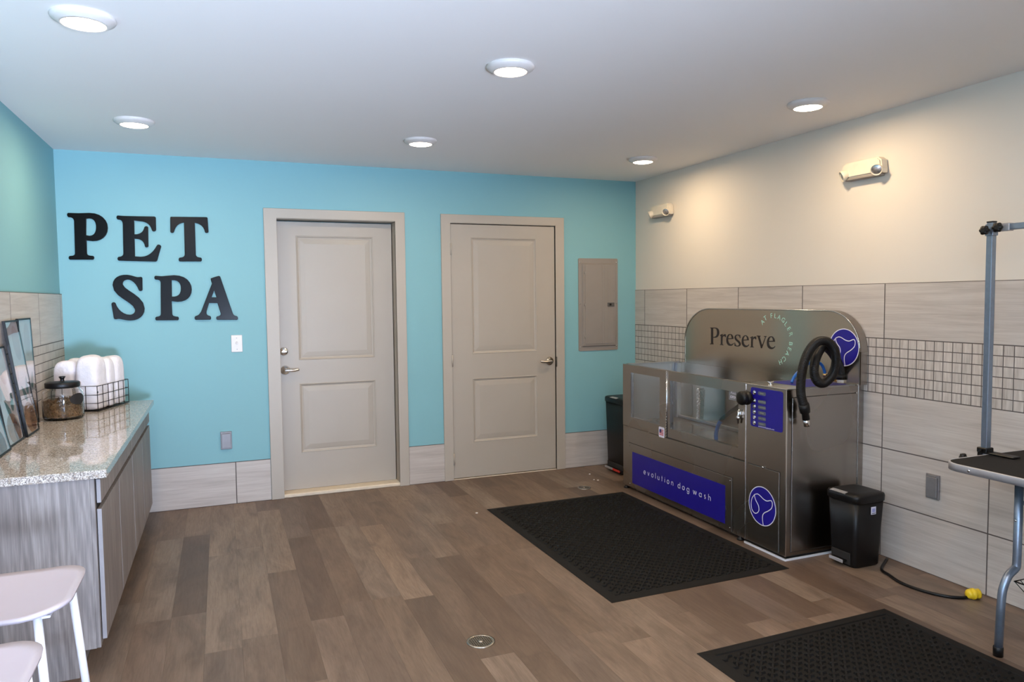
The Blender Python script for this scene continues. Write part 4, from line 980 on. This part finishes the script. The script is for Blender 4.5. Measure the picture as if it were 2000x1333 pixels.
# sprayer inside the tub
sp = [at(u, v, 0, 3.93) for u, v in ((1449, 789), (1440, 797), (1426, 806), (1414, 816), (1409, 821))]
sq = [at(u, v, 0, 3.93) for u, v in ((1410, 820), (1404, 830), (1400, 842), (1399, 855), (1401, 866), (1406, 878))]
sh = obj('spray_hose', tube(smooth_path(sq, 6), .0125, 14), HOSEB, wash)
obj('spray_handle', tube(smooth_path(sp, 5), .0145, 14), PBLACK, sh)
# chain tether on the tub back
bm = bmesh.new(); q0 = at(1366, 757, 0, XB-.02)
def chain(top, bot, n):
    top, bot = Vector(top), Vector(bot); d = (bot-top)/n; dn = d.normalized()
    for k in range(n):
        c = top+d*(k+.5); s_ = Vector((0, 1, 0)) if k % 2 else Vector((1, 0, 0)); hl = d.length*.62
        pts = [c+dn*(hl*math.cos(t))+s_*(.0078*math.sin(t)) for t in [2*math.pi*i/12 for i in range(12)]]
        add_tube(bm, pts, .0027, 6, closed=True)
x_ = XB-.018
chain((x_, q0.y+.022, q0.z-.02), (x_, q0.y+.016, .53), 15); chain((x_-.008, q0.y-.004, q0.z-.02), (x_-.008, q0.y+.012, .53), 15); chain((x_, q0.y+.02, q0.z-.02), (x_-.006, q0.y-.004, q0.z-.14), 6)
add_tube(bm, [(XB-.002, q0.y+.008, q0.z-.012), (x_-.014, q0.y+.008, q0.z-.014)], .005, 8); add_tube(bm, [(XB-.002, q0.y+.014, .53), (x_-.012, q0.y+.014, .53)], .005, 8)
obj('tether_chain', bm, CHROME, wash)

# ---------------------------------------------------------- grooming table
gx0, gx1, gy1, gy0, gz = 3.690, 4.285, -3.375, -4.35, .75
gt = thing('grooming_table', 'folding grooming table with black top, silver edge and tall grey arm post', 'grooming table', ((gx0+gx1)/2, (gy0+gy1)/2, 0))
top = rrect(gx0, gx1, gy0, gy1, .085, 10)
obj('table_top', prism([(a, b) for a, b in rrect(gx0+.004, gx1-.004, gy0+.004, gy1-.004, .081, 10)], 'xy', gz-.024, gz-.0005), RUBBER, gt)
bm = bmesh.new()
n = len(top)
prof = [(0, -.030), (0, -.002), (.0015, .0008), (.007, .0008), (.0075, -.001), (.0075, -.028)]
cx, cy = (gx0+gx1)/2, (gy0+gy1)/2
rr_ = []
for ins_, z in prof:
    rr_.append([bm.verts.new((a, b, gz+z)) for a, b in rrect(gx0+ins_, gx1-ins_, gy0+ins_, gy1-ins_, .085-ins_, 10)])
for a, b in zip(rr_+[rr_[0]], rr_[1:]+[rr_[0]]):
    if a is not b: bridge(bm, a, b)
ed = obj('edge_trim', bm, ALU, gt)
q = at(1891.5, 919, 0, gx0)
for y in (q.y, -3.95, gy0+.12): obj('screw', lathe((gx0, y, gz-.015), [(.006, 0), (.005, .002), (0, .003)], (-1, 0, 0), 14), CHROME, ed)
def leg(yy, sx):
    xc = 3.987; f = lambda v: xc+sx*v
    pts = [(f(.205), yy, .012), (f(.197), yy, .20), (f(.188), yy, .265), (f(.160), yy, .315), (f(.122), yy, .338), (f(.112), yy, .352), (f(.110), yy, .40), (f(.110), yy, gz-.03)]
    pts = pts[:2]+smooth_path(pts[1:7], 6)[1:]+[pts[-1]]
    lg = obj('leg', tube(pts, .0155, 16), TUBE, gt)
    obj('rubber_foot', lathe((f(.2055), yy, 0), [(0, 0), (.018, 0), (.0185, .036), (.0165, .038)], (0, 0, 1), 18), PBLACK, lg)
    obj('bolt', lathe((f(.110)-.015, yy, .535), [(.005, 0), (.004, .003), (0, .004)], (-1, 0, 0), 12), CHROME, lg)
for yy in (-3.580, -4.16):
    for sx in (-1, 1): leg(yy, sx)
    obj('leg_brace', tube([(3.877, yy, .60), (4.097, yy, .60)], .008, 10), TUBE, gt)
for sx in (-.11, .11): obj('leg_mount', box(3.987+sx-.022, 3.987+sx+.022, -4.2, -3.54, gz-.030, gz-.0245, bev=.001), TUBE, gt)
# wire shelf slung between the legs
bm = bmesh.new(); zt_, zb_ = .300, .235
rim = [(3.835, -3.60), (4.14, -3.60), (4.14, -4.14), (3.835, -4.14)]; bot = [(3.875, -3.64), (4.10, -3.64), (4.10, -4.10), (3.875, -4.10)]
add_tube(bm, [(a, b, zt_) for a, b in rim], .003, 8, closed=True); add_tube(bm, [(a, b, zb_) for a, b in bot], .003, 8, closed=True)
def lerp2(l, f):
    i = int(f*4) % 4; t_ = f*4-int(f*4); a, b = l[i], l[(i+1) % 4]; return (a[0]+(b[0]-a[0])*t_, a[1]+(b[1]-a[1])*t_)
for k in range(36): a, b = lerp2(rim, k/36), lerp2(bot, k/36); add_tube(bm, [(a[0], a[1], zt_), (b[0], b[1], zb_)], .0018, 6)
for k in range(1, 9): y = -3.64-.46*k/9; add_tube(bm, [(3.875, y, zb_), (4.10, y, zb_)], .0018, 6)
for k in range(1, 5): x = 3.875+.225*k/5; add_tube(bm, [(x, -3.64, zb_), (x, -4.10, zb_)], .0018, 6)
obj('wire_shelf', bm, PBLACK, gt)
# arm post, clamp, cross arm
px_, py_ = 3.990, -3.360
ztop = at(1921, 436, 1, py_).z
ar = obj('arm_post', box(px_-.0135, px_+.0135, py_-.0135, py_+.0135, gz-.03, ztop+.004, bev=.003, seg=2), TUBE, gt)
bm = box(px_-.024, px_+.024, py_-.020, py_+.024, gz+.004, gz+.026, bev=.003); add_box(bm, px_-.018, px_+.03, py_-.13, py_+.012, gz+.0012, gz+.009, .003)
add_box(bm, px_-.020, px_+.020, py_+.004, py_+.024, gz-.055, gz+.006, .003); add_box(bm, px_-.018, px_+.03, py_-.09, py_+.012, gz-.055, gz-.046, .002)
add_tube(bm, [(px_-.024, py_, gz+.015), (px_-.040, py_, gz+.015)], .005, 10)
add_tube(bm, [(px_+.01, py_-.055, gz-.085), (px_+.01, py_-.055, gz-.031)], .005, 10)
obj('clamp', bm, PBLACK, ar)
def knob(c, ax, r=.020):
    bm = bmesh.new(); c, ax = Vector(c), Vector(ax); x, y = frame_of(ax); prev = None
    for rr, hh in ((.5, 0), (.92, .004), (1, .010), (.92, .018), (.4, .021)):
        cur = [bm.verts.new(c+ax*hh+(x*math.cos(a)+y*math.sin(a))*(r*rr*(1+.10*math.cos(6*a)))) for a in [2*math.pi*i/36 for i in range(36)]]
        if prev: bridge(bm, prev, cur)
        else: bm.faces.new(cur)
        prev = cur
    bm.faces.new(prev); add_tube(bm, [c-ax*.014, c], .005, 10); return bm
q = at(1888, 888, 1, gy1+.03); obj('clamp_knob', knob((q.x, gy1+.035, gz-.015), (0, 1, 0), .017), PBLACK, ar)
br = obj('corner_bracket', box(px_-.0175, px_+.0175, py_-.0175, py_+.0175, ztop-.052, ztop-.004, bev=.002), TUBE, ar)
obj('post_cap', box(px_-.0145, px_+.0145, py_-.0145, py_+.0145, ztop+.003, ztop+.009, bev=.002), PBLACK, ar)
obj('knob', knob((px_-.033, py_, ztop-.030), (-1, 0, 0), .019), PBLACK, ar)
za = ztop-.020
am = obj('cross_arm', box(px_+.0, px_+.026, py_-.95, py_-.020, za-.013, za+.013, bev=.003, seg=2), TUBE, ar)
obj('arm_sleeve', box(px_-.003, px_+.029, py_-.075, py_-.014, za-.016, za+.016, bev=.002), ALU, ar)
obj('knob', knob((px_-.018, py_-.045, za-.002), (-1, 0, 0), .020), PBLACK, ar)
obj('arm_end_cap', box(px_+.0, px_+.026, py_-.958, py_-.949, za-.013, za+.013, bev=.002), PBLACK, ar)
